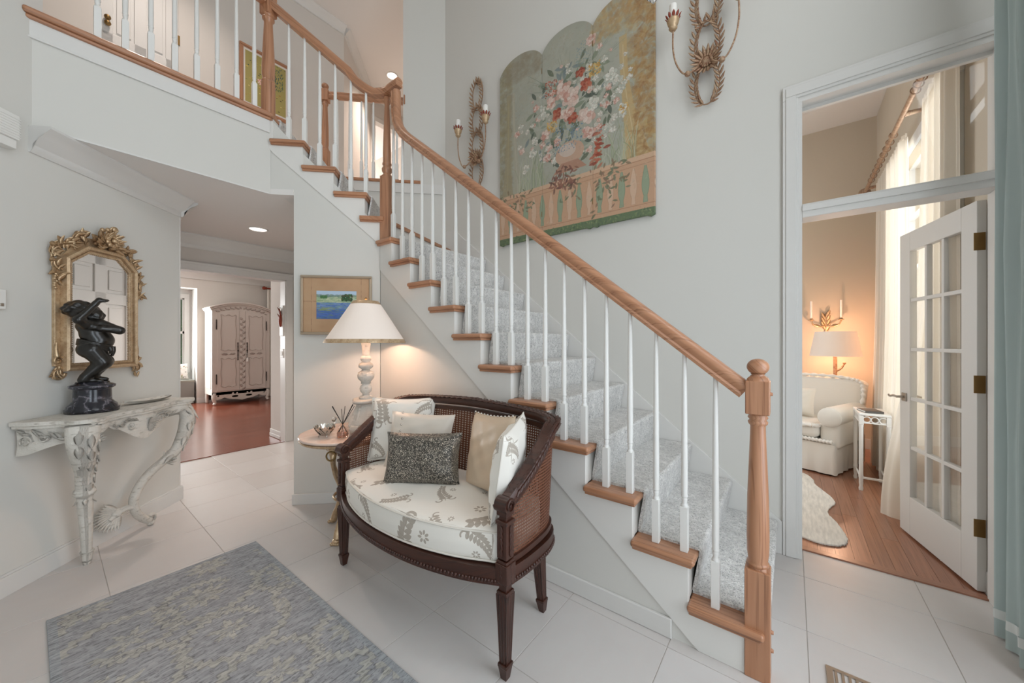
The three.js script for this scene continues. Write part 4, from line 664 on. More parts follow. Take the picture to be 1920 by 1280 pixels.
// ---------- rug ----------
T.rug = tex(1024, 2048, (u, v) => {
  const x = u * 0.82, y = v * 2.3, st = (k, s) => fbm(u + 0.004 * Math.sin(v * 90), v, 26 * k, 300 * k, 2, s);
  const wx = x + 0.03 * (fbm(u, v, 9, 24, 3, 1) - 0.5), wy = y + 0.03 * (fbm(u, v, 9, 24, 3, 2) - 0.5);
  let m = 0, line = 0; const cell = 0.34;                          // flower heads, ferns and scrolls drawn with outlines
  for (let i = -1; i <= 1; i++) for (let j = -1; j <= 1; j++) {
    const ci = Math.floor(wx / cell) + i, cj = Math.floor(wy / cell) + j, k = hash(ci + 7, cj + 3), cx = (ci + 0.5 + 0.35 * (hash(ci + 50, cj) - 0.5)) * cell, cyy = (cj + 0.5 + 0.35 * (hash(ci, cj + 90) - 0.5)) * cell, dx = wx - cx, dy = wy - cyy, r = Math.hypot(dx, dy), a = Math.atan2(dy, dx);
    const pet = (k < 0.5 ? 0.075 : 0.055) + 0.022 * Math.cos(a * (k < 0.5 ? 9 : 6) + k * 6) + 0.008 * Math.cos(a * 23);
    if (r < pet) m = Math.max(m, r < pet * 0.4 ? 0.35 : 0.95); if (Math.abs(r - pet) < 0.0045 || Math.abs(r - pet * 0.42) < 0.003) line = 1;
    const sp = r - (0.105 + 0.020 * ((a + PI + k * 6) % (2 * PI))) + 0.01 * Math.cos(a * 26); if (r > 0.1 && r < 0.235 && k > 0.25) { if (Math.abs(sp) < 0.019) m = Math.max(m, 0.9); if (Math.abs(Math.abs(sp) - 0.019) < 0.004) line = 1; }
  }
  const edge = Math.min(x, 0.82 - x, y, 2.3 - y); let c = mix3([150, 151, 154], [166, 166, 168], st(1, 3));
  if (edge < 0.028) { c = [158, 161, 164]; m = 0; line = 0; } c = mix3(c, [180, 177, 167], clamp(m, 0, 1) * 0.8); if (line) c = mix3(c, [122, 122, 124], 0.55 * smooth(0.3, 0.6, fbm(u, v, 40, 110, 2, 4)));
  const k = 0.87 + 0.26 * st(1, 8) - (st(2, 5) > 0.64 ? 0.16 : 0); return [c[0] * k, c[1] * k, c[2] * k];
});
{
  const g = bx(0.82, 0.009, 2.3, 0, 0.0055, 0, 0.003), o = ni(g), P = o.attributes.position, uv = o.attributes.uv; for (let i = 0; i < P.count; i++) uv.setXY(i, P.getX(i) / 0.82 + 0.5, 0.5 - P.getZ(i) / 2.3);
  one('area_rug', 'flat grey-blue rug with faded beige flowers on the tiles', 'rug', o, std('#ffffff', 0.95, { map: T.rug }), [0.434, 0, -1.545], 0.018);
}
// ---------- console table ----------
{
  const t = thing('console_table', 'whitewashed carved wall console with curling legs under the mirror', 'console table', [onD(2.5, 0.014)[0], 0, onD(2.5, 0.014)[1]], PI / 4);
  const s0 = 2.5, outline = [[-0.41, 0], [-0.415, 0.10], [-0.39, 0.2], [-0.40, 0.28], [-0.375, 0.325], [-0.31, 0.335], [-0.24, 0.315], [-0.15, 0.31], [0, 0.33], [0.14, 0.31], [0.24, 0.30], [0.32, 0.325], [0.385, 0.315], [0.41, 0.275], [0.40, 0.2], [0.415, 0.1], [0.41, 0]];
  const cv = new THREE.CatmullRomCurve3(outline.map((p) => V(p[0], 0, p[1])), false, 'centripetal'), op = cv.getPoints(90);
  const layer = (k, y0, y1) => { const s = new THREE.Shape(op.map((p) => V2(p.x * k, -p.z * k))); const g = new THREE.ExtrudeGeometry(s, { depth: y1 - y0 - 0.008, bevelEnabled: true, bevelThickness: 0.004, bevelSize: 0.004, bevelOffset: -0.004, bevelSegments: 2 }); g.rotateX(-PI / 2); g.translate(0, y0 + 0.004, 0); return g; };
  part('top', boxUV(mg([layer(1, 0.848, 0.87), layer(0.975, 0.832, 0.849)])), MT.white, t);
  // apron with scalloped lower edge, following the outline set back
  const ap = cv, apron = grid(120, 8, (u, v) => { const p = ap.getPoint(u), x = p.x * 0.93, z = p.z * 0.93, side = u < 0.2 || u > 0.8, c = u < 0.2 ? 1 - u / 0.2 : u > 0.8 ? (u - 0.8) / 0.2 : 0; let low = side ? 0.745 - 0.035 * Math.pow(c, 0.6) + 0.02 * Math.sin(c * 5) : 0.742 + 0.05 * Math.abs(Math.sin((u - 0.5) * 9.5)) - (Math.abs(u - 0.5) < 0.09 ? 0.06 * Math.cos((u - 0.5) / 0.09 * PI / 2) : 0) + 0.008 * Math.sin(u * 75); return V(x, lerp(0.836, low, v), z + 0.006 * Math.sin(v * PI)); });
  const apBack = grid(120, 1, (u, v) => { const p = ap.getPoint(1 - u); return V(p.x * 0.905, lerp(0.836, 0.79, v), p.z * 0.9); });
  part('apron', boxUV(mg([apron, apBack])), MT.white, t, 'carved apron');
  const orn = [], put = (L, W, x, y, z, rz, ry = 0, rx = 0.25) => orn.push(tf(leaf(L, W, 0.35, 0.32), { p: [x, y, z], r: [rx, ry, rz] }));
  for (let i = 0; i < 16; i++) { const a = i / 15 * PI * 1.4 - PI * 0.7; put(0.055, 0.02, 0.02 + 0.014 * Math.sin(a), 0.775 - 0.02 * Math.cos(a) * 0.4, 0.312, -a + PI); }
  for (const k of [-1, 1]) { for (let i = 0; i < 7; i++) put(0.05 - i * 0.003, 0.018, k * (0.06 + i * 0.024), 0.80 + 0.012 * Math.sin(i), 0.302, -k * (1.2 + 0.3 * Math.sin(i * 1.7))); orn.push(tf(spiral(0.026, 1.6, 0.006, 0.003, k), { p: [k * 0.10, 0.775, 0.298] }), tf(spiral(0.018, 1.5, 0.005, 0.003, -k), { p: [k * 0.155, 0.79, 0.295] })); }
  for (let i = 0; i < 9; i++) { const z = 0.05 + i * 0.027; orn.push(tf(leaf(0.05, 0.022, 0.3, 0.32), { p: [-0.386, 0.80 - 0.004 * i, z], r: [0, -PI / 2, 0.9 + 0.5 * Math.sin(i * 2)] })); }
  orn.push(tf(spiral(0.032, 1.7, 0.007, 0.003, 1), { p: [-0.388, 0.765, 0.05], r: [0, -PI / 2, 0] }), tf(spiral(0.022, 1.6, 0.006, 0.003, -1), { p: [-0.388, 0.785, 0.13], r: [0, -PI / 2, 0] }));
  part('apron_carving', boxUV(mg(orn)), MT.white, t).userData.kind = 'stuff';
  const lp = (s, y, o) => V(s - s0, y, o - 0.014);
  for (const [mir, name] of [[0, 'leg'], [1, 'leg']]) {
    const L = sub(name, t);
    const pts = mir ? [[2.84, 0.835, 0.27], [2.874, 0.76, 0.285], [2.876, 0.68, 0.28], [2.866, 0.60, 0.265], [2.835, 0.50, 0.235], [2.783, 0.436, 0.19], [2.723, 0.384, 0.16], [2.669, 0.315, 0.14], [2.650, 0.231, 0.12], [2.672, 0.145, 0.115], [2.735, 0.07, 0.11], [2.778, 0.035, 0.115]] : [[2.165, 0.835, 0.275], [2.15, 0.74, 0.285], [2.185, 0.64, 0.26], [2.235, 0.55, 0.215], [2.27, 0.46, 0.185], [2.287, 0.40, 0.17], [2.31, 0.25, 0.155], [2.325, 0.10, 0.145], [2.332, 0.02, 0.14]];
    const rad = mir ? (q) => 0.044 - 0.017 * smooth(0.15, 0.5, q) - 0.003 * smooth(0.5, 0.9, q) : (q) => 0.066 - 0.03 * smooth(0.0, 0.42, q) - 0.016 * smooth(0.5, 1, q) + (Math.abs(q - 0.55) < 0.05 ? 0.01 * Math.cos((q - 0.55) / 0.05 * PI / 2) : 0);
    part('limb', boxUV(tube(pts.map((p) => lp(...p)), rad, 12, 60)), MT.white, L);
    const lc = []; const cvL = new THREE.CatmullRomCurve3(pts.map((p) => lp(...p)), false, 'centripetal');
    for (let i = 0; i < (mir ? 12 : 14); i++) { const q = 0.03 + i * (mir ? 0.04 : 0.032), p = cvL.getPoint(q), tg = cvL.getTangent(q), a = (i % 3 - 1) * 0.9, nn = V(Math.sin(a) - (mir ? -0.4 : 0.3), 0, Math.cos(a)).normalize(); lc.push(align(leaf(0.075, 0.04, 0.08, 0.22), p.clone().addScaledVector(nn, rad(q) * 0.92), tg, nn)); }
    if (mir) { const f = lp(2.80, 0.045, 0.12); lc.push(tf(spiral(0.03, 1.4, 0.014, 0.006, -1, 2.5), { p: [f.x - 0.01, 0.045, f.z] }), ball(0.022, f.x - 0.02, 0.022, f.z, 1, 1, 1, 12)); const kn = lp(2.79, 0.45, 0.2); for (let i = 0; i < 6; i++) lc.push(align(leaf(0.07, 0.03, 0.5, 0.3), kn, V(Math.cos(i) * 0.7 + 0.3, 0.2 - 0.2 * i, Math.sin(i * 1.7)), V(0.2, 0, 1))); lc.push(tf(spiral(0.02, 1.3, 0.006, 0.003, 1, 1), { p: [kn.x + 0.01, 0.49, kn.z] })); }
    else { const f = lp(2.333, 0, 0.14); lc.push(cyl(0.014, 0.026, 0.07, f.x, 0, f.z, 10), tf(new THREE.TorusGeometry(0.022, 0.008, 6, 14), { r: [PI / 2, 0, 0], p: [f.x, 0.075, f.z] })); for (let i = 0; i < 8; i++) { const a = i / 8 * 2 * PI, c = lp(2.285, 0.41, 0.172); lc.push(align(leaf(0.05, 0.026, 0.5, 0.3), c.clone().add(V(Math.cos(a) * 0.022, 0, Math.sin(a) * 0.022)), V(0.1 * Math.cos(a), i % 2 ? -1 : 1, 0.1 * Math.sin(a)), V(Math.cos(a), 0, Math.sin(a)))); } for (let i = 0; i < 9; i++) { const a = i / 9 * PI - PI / 2; lc.push(tf(leaf(0.05, 0.018, 0.3, 0.3), { p: [2.165 - s0, 0.745, 0.31], r: [0.1, -0.3, a] })); } }
    part('carving', boxUV(mg(lc)), MT.white, L).userData.kind = 'stuff';
  }
  const sh = []; for (let i = 0; i < 15; i++) { const a = lerp(-1.15, 1.15, i / 14); sh.push(tf(leaf(0.135 - 0.02 * Math.abs(a), 0.036, 0.2, 0.35), { p: [2.59 - s0, 0.185, 0.07], r: [0, -0.45, a + PI / 2 + 0.35] })); }
  sh.push(ball(0.03, 2.58 - s0, 0.18, 0.07, 1.1, 0.9, 0.7, 10));
  part('stretcher', boxUV(tube([lp(2.655, 0.185, 0.118), lp(2.61, 0.195, 0.105), lp(2.575, 0.175, 0.085), lp(2.54, 0.15, 0.07)], (q) => 0.02 - 0.006 * q, 10, 24)), MT.white, t);
  part('shell', boxUV(mg(sh)), MT.white, t, 'carved shell ornament');
  // leaf dish on the console
  const d = thing('leaf_dish', 'long shallow pale leaf dish lying on the console top', 'dish', [onD(2.70, 0.17)[0], 0.871, onD(2.70, 0.17)[1]], PI / 4 - 0.12);
  part('dish', boxUV(mg([grid(24, 10, (u, v) => { const x = (u - 0.5) * 0.32, w = 0.055 * Math.pow(Math.sin(PI * clamp(u * 0.96 + 0.02, 0, 1)), 0.7), z = (v - 0.5) * 2 * w; return V(x, 0.004 + 0.016 * Math.pow(Math.abs(v - 0.5) * 2, 2) + 0.012 * Math.pow(Math.abs(u - 0.5) * 2, 3), z); }), grid(24, 10, (u, v) => { const x = (0.5 - u) * 0.32, w = 0.054 * Math.pow(Math.sin(PI * clamp(u * 0.96 + 0.02, 0, 1)), 0.7), z = (v - 0.5) * 2 * w; return V(x, 0.0005 + 0.013 * Math.pow(Math.abs(v - 0.5) * 2, 2) + 0.012 * Math.pow(Math.abs(u - 0.5) * 2, 3), z); })])), MT.white, d); part('stem', boxUV(tube([V(-0.15, 0.014, 0), V(-0.17, 0.018, 0.005), V(-0.19, 0.012, 0.012)], 0.004, 6, 10)), MT.white, d);
}
// ---------- mirror ----------
{
  const c0 = onD(2.555, 0.0), t = thing('wall_mirror', 'gilt mirror with clipped corners and carved leaf crest above the console', 'mirror', [c0[0], 1.08, c0[1]], PI / 4);
  const out = [[-0.192, 0.07], [0.178, 0.07], [0.178, 0.66], [0.095, 0.735], [-0.095, 0.735], [-0.192, 0.66]];
  const gl = slab(out, null, [0, 0, 0.022], [1, 0], 0.004); part('glass', gl, MT.mirror, t, 'mirror glass');
  const path = out.map((p) => V(p[0], p[1], 0.02)), n = path.length, fr = (prof, m, nm) => { for (let i = 0; i < n; i++) { const a = path[i], b = path[(i + 1) % n], p = path[(i + n - 1) % n], q = path[(i + 2) % n]; const dir = b.clone().sub(a).normalize(), nrm = V(dir.y, -dir.x, 0); const mit = (x, y, z) => { const d1 = y.clone().sub(x).normalize(), d2 = z.clone().sub(y).normalize(), n1 = V(d1.y, -d1.x, 0), n2 = V(d2.y, -d2.x, 0), mm = n1.clone().add(n2).normalize(); return mm.multiplyScalar(1 / mm.dot(n1)); }; const ma = mit(p, a, b), mb = mit(a, b, q); const pos = [], idx = [], uv = []; prof.forEach(([o, z]) => { pos.push(a.x + ma.x * o, a.y + ma.y * o, z, b.x + mb.x * o, b.y + mb.y * o, z); uv.push(0, o, 1, o); }); for (let k = 0; k < prof.length - 1; k++) { const s = k * 2; idx.push(s, s + 2, s + 1, s + 1, s + 2, s + 3); } const g = new THREE.BufferGeometry(); g.setAttribute('position', new THREE.Float32BufferAttribute(pos, 3)); g.setAttribute('uv', new THREE.Float32BufferAttribute(uv, 2)); g.setIndex(idx); part(nm, along(toCreasedNormals(g, 0.6), 'y'), m, t); } };
  fr([[0.0, 0.0], [0.0, 0.034], [0.01, 0.038], [0.014, 0.03], [0.018, 0.03], [0.02, 0.048], [0.03, 0.055], [0.04, 0.048], [0.042, 0.026], [0.044, 0.0]], MT.goldSoft, 'frame');
  const bd = []; for (let k = 0; k < n; k++) { const a = path[k], b = path[(k + 1) % n], L = a.distanceTo(b), m = Math.floor(L / 0.011); for (let i = 0; i < m; i++) { const p = a.clone().lerp(b, (i + 0.5) / m); bd.push(ball(0.0045, p.x, p.y, 0.034, 1, 1, 1, 6)); } }
  part('bead_row', along(mg(bd), 'y'), MT.goldSoft, t).userData.kind = 'stuff';
  part('side_panel', along(span(-0.262, -0.234, 0.06, 0.66, 0.0, 0.018, 0.003), 'y'), MT.goldSoft, t); part('side_panel', along(span(0.22, 0.248, 0.06, 0.66, 0, 0.018, 0.003), 'y'), MT.goldSoft, t); part('head_panel', along(slab([[-0.25, 0.655], [0.236, 0.655], [0.15, 0.79], [0.09, 0.83], [-0.09, 0.83], [-0.15, 0.79]], null, [0, 0, 0.016], [1, 0], -0.015), 'y'), MT.goldSoft, t);
  const crest = [], rib = [], foot = [], lf = (list, x, y, a, L = 0.06, W = 0.028, z = 0.03, c = 0.4) => list.push(tf(leaf(L, W, c, 0.3), { p: [x, y, z], r: [rr(0.0, 0.5), rr(-0.3, 0.3), a] }));
  for (let i = 0; i < 60; i++) { const a = lerp(-1.85, 1.85, i / 59), k = rr(0.0, 0.05); lf(crest, 0.01 + Math.sin(-a) * k, 0.80 + Math.cos(a) * k, a + rr(-0.15, 0.15), rr(0.06, 0.115) * (1 - 0.15 * Math.abs(a)), rr(0.028, 0.042), rr(0.03, 0.05)); }
  for (let i = 0; i < 9; i++) { const a = i / 9 * 2 * PI; crest.push(ball(0.016, 0.02 + 0.03 * Math.cos(a), 0.84 + 0.03 * Math.sin(a), 0.062, 1, 1, 0.7, 9)); } crest.push(ball(0.016, 0.02, 0.84, 0.072, 1, 1, 1, 10), ball(0.022, 0.045, 0.918, 0.05, 1, 1, 0.8, 10), ball(0.016, 0.005, 0.905, 0.05, 1, 1, 0.8, 10), ball(0.015, -0.03, 0.895, 0.05, 1, 1, 0.8, 10));
  part('crest', along(mg(crest), 'y'), MT.gold, t, 'carved leaf and flower crest');
  for (const k of [-1, 1]) {
    const g = [], base = k < 0 ? [[-0.09, 0.81], [-0.15, 0.84], [-0.17, 0.79], [-0.22, 0.765], [-0.27, 0.74], [-0.285, 0.68], [-0.262, 0.62], [-0.262, 0.54]] : [[0.09, 0.80], [0.15, 0.81], [0.19, 0.79], [0.20, 0.73], [0.235, 0.69], [0.262, 0.63], [0.255, 0.55], [0.255, 0.50]];
    g.push(tube(base.map(([x, y]) => V(x, y, 0.024)), 0.006, 6, 40)); const c = new THREE.CatmullRomCurve3(base.map(([x, y]) => V(x, y, 0.024)), false, 'centripetal');
    for (let i = 0; i < 54; i++) { const q = c.getPoint((i + 0.5) / 54), tg = c.getTangent((i + 0.5) / 54), a = Math.atan2(-tg.x, tg.y); lf(g, q.x, q.y, a + rr(-1.3, 1.3) + (i % 2 ? PI : 0), rr(0.035, 0.06), rr(0.022, 0.034), rr(0.018, 0.034)); }
    for (let i = 0; i < 7; i++) g.push(ball(0.0085, k * 0.262 + rr(-0.012, 0.012), 0.50 + i * 0.013, 0.026, 1, 1, 1, 8)); part('leaf_garland', along(mg(g), 'y'), MT.gold, t);
    const f = [], x = k * 0.245 - 0.008; f.push(tf(spiral(0.035, 1.5, 0.012, 0.005, k), { p: [x, 0.02, 0.022] }), tf(spiral(0.028, 1.4, 0.010, 0.005, -k), { p: [x, 0.09, 0.022] }), tube([V(x, 0.055, 0.02), V(x - k * 0.05, 0.038, 0.022), V(x - k * 0.10, 0.036, 0.018)], (q) => 0.012 - 0.008 * q, 7, 14), tube([V(x, 0.11, 0.02), V(x + k * 0.006, 0.16, 0.02), V(x, 0.2, 0.018)], (q) => 0.014 - 0.01 * q, 7, 14)); for (let i = 0; i < 9; i++) lf(f, x + rr(-0.02, 0.02), 0.02 + rr(-0.03, 0.04), PI * 0.8 + rr(-1.2, 1.2), 0.04, 0.02, 0.026); part('corner_scroll', along(mg(f), 'y'), MT.gold, t);
  }
}
// ---------- statue ----------
function blob(prims, lo, hi, res, k = 0.012) {       // smooth union of tapered capsules [a, b, ra, rb] and ellipsoids [c, r] -> one mesh
  const c = [(lo[0] + hi[0]) / 2, (lo[1] + hi[1]) / 2, (lo[2] + hi[2]) / 2], half = Math.max(hi[0] - lo[0], hi[1] - lo[1], hi[2] - lo[2]) / 2;
  const mc = new MarchingCubes(res, new THREE.MeshStandardMaterial(), false, false, 400000), n = res; mc.isolation = 0;
  for (let z = 0; z < n; z++) for (let y = 0; y < n; y++) for (let x = 0; x < n; x++) {
    const px = c[0] + ((x - n / 2) / (n / 2)) * half, py = c[1] + ((y - n / 2) / (n / 2)) * half, pz = c[2] + ((z - n / 2) / (n / 2)) * half; let d = 1;
    for (const q of prims) {
      let e; if (q.length === 2) { const [m, r] = q, a = (px - m[0]) / r[0], b = (py - m[1]) / r[1], g = (pz - m[2]) / r[2], l = Math.sqrt(a * a + b * b + g * g); e = (l - 1) * Math.min(r[0], r[1], r[2]); }
      else { const [a, b, ra, rb] = q, bx_ = b[0] - a[0], by = b[1] - a[1], bz = b[2] - a[2], t = clamp(((px - a[0]) * bx_ + (py - a[1]) * by + (pz - a[2]) * bz) / (bx_ * bx_ + by * by + bz * bz), 0, 1); e = Math.hypot(px - a[0] - bx_ * t, py - a[1] - by * t, pz - a[2] - bz * t) - lerp(ra, rb, t); }
      const h = clamp(0.5 + 0.5 * (d - e) / k, 0, 1); d = lerp(d, e, h) - k * h * (1 - h);
    }
    mc.field[x + y * n + z * n * n] = -d;
  }
  mc.update(); const g = new THREE.BufferGeometry(), m = mc.count;
  g.setAttribute('position', new THREE.BufferAttribute(mc.positionArray.slice(0, m * 3), 3)); g.setAttribute('normal', new THREE.BufferAttribute(mc.normalArray.slice(0, m * 3), 3));
  g.scale(half, half, half); g.translate(c[0], c[1], c[2]); return ni(g);
}
{
  const p = onD(2.375, 0.13), t = thing('cherub_statue', 'black bronze standing child figure with raised arm on a dark marble plinth', 'statue', [p[0], 0.871, p[1]], 0.0);
  part('plinth', boxUV(lathe([[0, 0], [0.108, 0], [0.11, 0.02], [0.103, 0.026], [0.1, 0.04], [0.09, 0.05], [0.086, 0.056], [0.078, 0.065], [0.076, 0.13], [0.079, 0.134], [0.092, 0.142], [0.094, 0.154], [0.084, 0.16], [0.07, 0.164], [0.066, 0.175], [0, 0.175]], 40)), MT.blackMarble, t, 'black veined marble plinth');
  const X = (a) => (a - 248) / 1730, Y = (b) => (940 - b) / 1730 + 0.172, P = (a, b, z) => [X(a), Y(b), z];
  const body = [
    [P(182, 226, -0.012), [0.066, 0.05, 0.05]], [P(258, 258, -0.012), [0.04, 0.038, 0.038]], [P(322, 262, -0.012), [0.01, 0.009, 0.009]], [P(306, 286, -0.012), P(270, 294, -0.012), 0.012, 0.02], [P(282, 270, 0.022), [0.014, 0.014, 0.01]], [P(222, 318, 0), P(232, 350, 0), 0.026, 0.03],
    [P(246, 378, 0), [0.066, 0.05, 0.06]], [P(262, 455, 0), [0.062, 0.06, 0.058]], [P(292, 520, 0), [0.063, 0.06, 0.06]], [P(235, 590, 0), [0.05, 0.05, 0.06]],
    [P(195, 612, 0.028), [0.034, 0.04, 0.032]], [P(195, 612, -0.028), [0.034, 0.04, 0.032]],
    [P(205, 360, 0.05), P(152, 318, 0.068), 0.026, 0.022], [P(152, 318, 0.068), P(262, 150, 0.06), 0.023, 0.013], [P(262, 150, 0.06), P(285, 112, 0.055), 0.013, 0.013], 
    [P(285, 112, 0.05), P(345, 108, 0.047), 0.007, 0.004], [P(285, 112, 0.056), P(348, 114, 0.056), 0.007, 0.004], [P(285, 116, 0.063), P(340, 120, 0.065), 0.0065, 0.004], [P(283, 120, 0.068), P(325, 126, 0.072), 0.006, 0.004], [P(272, 120, 0.045), P(300, 96, 0.04), 0.006, 0.004],
    [P(300, 358, 0.03), P(425, 416, 0.062), 0.03, 0.022], [P(425, 416, 0.062), P(300, 402, 0.07), 0.021, 0.015], [P(300, 398, 0.066), P(258, 385, 0.06), 0.013, 0.011], [P(250, 378, 0.062), P(228, 372, 0.058), 0.006, 0.004], [P(252, 388, 0.063), P(226, 386, 0.059), 0.006, 0.004], [P(252, 398, 0.062), P(230, 400, 0.058), 0.006, 0.004],
    [P(245, 620, 0.032), P(315, 740, 0.036), 0.052, 0.038], [P(315, 740, 0.036), P(200, 880, 0.03), 0.038, 0.024], [P(195, 885, 0.03), P(180, 910, 0.03), 0.018, 0.018],
    [P(250, 620, -0.03), P(335, 732, -0.03), 0.05, 0.036], [P(335, 732, -0.03), P(250, 880, -0.03), 0.036, 0.024], [P(180, 915, 0.03), P(280, 925, 0.036), 0.018, 0.011], [P(250, 905, -0.03), P(345, 922, -0.03), 0.018, 0.011],
    ...[0, 1, 2, 3].map((i) => [P(280, 927, 0.024 + i * 0.008), P(304, 931, 0.023 + i * 0.009), 0.006, 0.005]),
  ];
  for (let i = 0; i < 26; i++) { const a = i * 2.4, v = 1 - i / 25 * 1.35; const r = Math.sqrt(Math.max(0, 1 - v * v)); body.push([[X(176) + Math.cos(a) * r * 0.06 - 0.004, Y(216) + v * 0.046, -0.012 + Math.sin(a) * r * 0.05], [0.016, 0.012, 0.016]]); }
  part('figure', blob(body, [-0.20, 0.13, -0.2], [0.2, 0.72, 0.2], 108, 0.012), MT.black, t, 'black patinated child figure');
  const dr = []; for (let k = 0; k < 5; k++) { const pts = []; for (let i = 0; i < 16; i++) { const a = i / 16 * 2 * PI; pts.push(V(X(268) + Math.cos(a) * (0.067 + 0.001 * k) , Y(548 + k * 12) + Math.cos(a) * -0.022, Math.sin(a) * (0.062 + 0.001 * k))); } dr.push(tube(pts, 0.0065, 6, 48, true)); }
  dr.push(tube([V(X(380), Y(585), 0.03), V(X(385), Y(630), 0.035), V(X(375), Y(680), 0.03)], (q) => 0.014 - 0.007 * q, 7, 14), tube([V(X(360), Y(590), 0.045), V(X(368), Y(620), 0.05), V(X(360), Y(655), 0.045)], (q) => 0.012 - 0.006 * q, 7, 14)); part('loincloth', mg(dr), MT.black, t);
}
// ---------- folding screen painted with flowers ----------
T.screen = paint(1400, 1640, (c, W, Hh) => {
  const x = (z) => (z + 2.24) / 1.456 * W, y = (v) => Hh - (v - 2.21) / 1.70 * Hh, m = W / 1.456; let sd = 5; const r = () => { sd = (sd * 1103515245 + 12345) & 0x7fffffff; return sd / 0x7fffffff; }, R = (a, b) => a + (b - a) * r();
  c.fillStyle = '#a9ab9f'; c.fillRect(0, 0, W, Hh);
  const dab = (px, py, rx, ry, col, al) => { c.globalAlpha = al; c.fillStyle = col; c.beginPath(); c.ellipse(px, py, rx, ry, R(0, 3), 0, 7); c.fill(); };
  for (let i = 0; i < 900; i++) { const u = r(), v = r(); dab(u * W, v * Hh * 0.78, R(15, 60), R(10, 40), ['#b9bdb4', '#c3c6bf', '#9ba397', '#aeb5ac', '#b3a98f', '#8f9484'][Math.floor(r() * 6)], 0.13); }
  for (let i = 0; i < 500; i++) { const v = r() * 0.75; dab(W * (0.93 + R(-0.08, 0.09)), v * Hh, R(8, 34), R(16, 50), ['#b07a3e', '#c8974f', '#8e5f34', '#cfae6e', '#a98454'][Math.floor(r() * 5)], 0.16); dab(W * (0.8 + R(-0.14, 0.22)), Hh * R(0, 0.14), R(12, 40), R(7, 20), ['#b98a52', '#9c7543', '#c7a56a'][Math.floor(r() * 3)], 0.15); dab(W * R(0, 0.1), v * Hh * 1.05, R(6, 26), R(20, 50), ['#7d7660', '#8f8361', '#9a8a5e'][Math.floor(r() * 3)], 0.14); dab(W * R(0.05, 0.33), Hh * R(0.0, 0.12), R(14, 40), R(8, 24), '#8d8871', 0.1); }
  c.globalAlpha = 0.75; const trunk = (z0, z1, w0, w1, col, hi) => { c.fillStyle = col; c.beginPath(); c.moveTo(x(z0) - w0 * m, y(2.62)); c.bezierCurveTo(x(z0) - w0 * 0.4 * m, y(2.9), x(z1) - w1 * m, y(3.1), x(z1) - w1 * m, y(3.62)); c.lineTo(x(z1) + w1 * m, y(3.62)); c.bezierCurveTo(x(z1) + w1 * m, y(3.1), x(z0) + w0 * 0.3 * m, y(2.9), x(z0) + w0 * m, y(2.62)); c.fill(); c.strokeStyle = hi; c.lineWidth = 5; c.beginPath(); c.moveTo(x(z0) - w0 * 0.1 * m, y(2.64)); c.bezierCurveTo(x(z0), y(2.9), x(z1), y(3.1), x(z1), y(3.55)); c.stroke(); };
  trunk(-2.14, -2.13, 0.075, 0.022, '#a2977a', '#b7a97f'); trunk(-2.02, -2.07, 0.06, 0.016, '#b2ae9b', '#c6c2b0'); c.globalAlpha = 0.8; trunk(-0.92, -1.02, 0.12, 0.03, '#c7a670', '#d9c79c'); for (let i = 0; i < 420; i++) { const v = R(2.66, 3.9); dab(x(-0.83 + R(-0.1, 0.1) * (v < 2.9 ? 1.4 : 1)), y(v), R(5, 14), R(14, 44), ['#9a6a3a', '#b08048', '#86582f', '#bd9560'][i % 4], 0.3); }
  // reeds and pale blossoms
  for (let i = 0; i < 130; i++) { const z = r() < 0.5 ? R(-2.02, -1.72) : R(-1.28, -0.92), h = R(0.1, 0.36); c.globalAlpha = 0.5; c.strokeStyle = ['#93a183', '#b5bd9d', '#7d8d6c', '#c8cbb4'][Math.floor(r() * 4)]; c.lineWidth = R(3, 9); c.beginPath(); c.moveTo(x(z), y(2.64)); c.quadraticCurveTo(x(z + R(-0.03, 0.03)), y(2.64 + h * 0.6), x(z + R(-0.07, 0.07)), y(2.64 + h)); c.stroke(); }
  const flower = (z, v, rad, cols, n = 3) => { const px = x(z), py = y(v), q = rad * m; for (let k = 0; k < n; k++) { const rr_ = q * (1 - k * 0.27), pn = 6 + k; for (let i = 0; i < pn; i++) { const a = i / pn * 6.283 + k * 0.6 + r(); c.globalAlpha = 0.85; c.fillStyle = cols[Math.floor(r() * cols.length)]; c.beginPath(); c.ellipse(px + Math.cos(a) * rr_ * 0.55, py + Math.sin(a) * rr_ * 0.5, rr_ * 0.5, rr_ * 0.36, a, 0, 7); c.fill(); c.globalAlpha = 0.35; c.strokeStyle = '#7a4a3c'; c.lineWidth = 1.4; c.stroke(); } } };
  const lf = (z, v, L, a, col) => { c.globalAlpha = 0.8; c.fillStyle = col; c.save(); c.translate(x(z), y(v)); c.rotate(a); c.beginPath(); c.moveTo(0, 0); c.quadraticCurveTo(L * m * 0.35, -L * m * 0.5, 0, -L * m); c.quadraticCurveTo(-L * m * 0.35, -L * m * 0.5, 0, 0); c.fill(); c.restore(); };
  for (let i = 0; i < 190; i++) { const a = R(0, 6.28), k = Math.sqrt(r()); lf(-1.48 + Math.cos(a) * k * 0.42, 3.2 + Math.sin(a) * k * 0.42, R(0.05, 0.11), R(0, 6.28), ['#4f5c4a', '#5f6f60', '#75846f', '#3f4b44', '#8b9787', '#6e7f86'][Math.floor(r() * 6)]); }
  for (let i = 0; i < 46; i++) { const s = R(-1, 1); c.globalAlpha = 0.6; c.strokeStyle = '#7c8b7d'; c.lineWidth = 3; c.beginPath(); c.moveTo(x(-1.48), y(3.2)); c.quadraticCurveTo(x(-1.48 + s * 0.2), y(3.5), x(-1.48 + s * 0.5), y(3.25 + R(0, 0.5))); c.stroke(); }
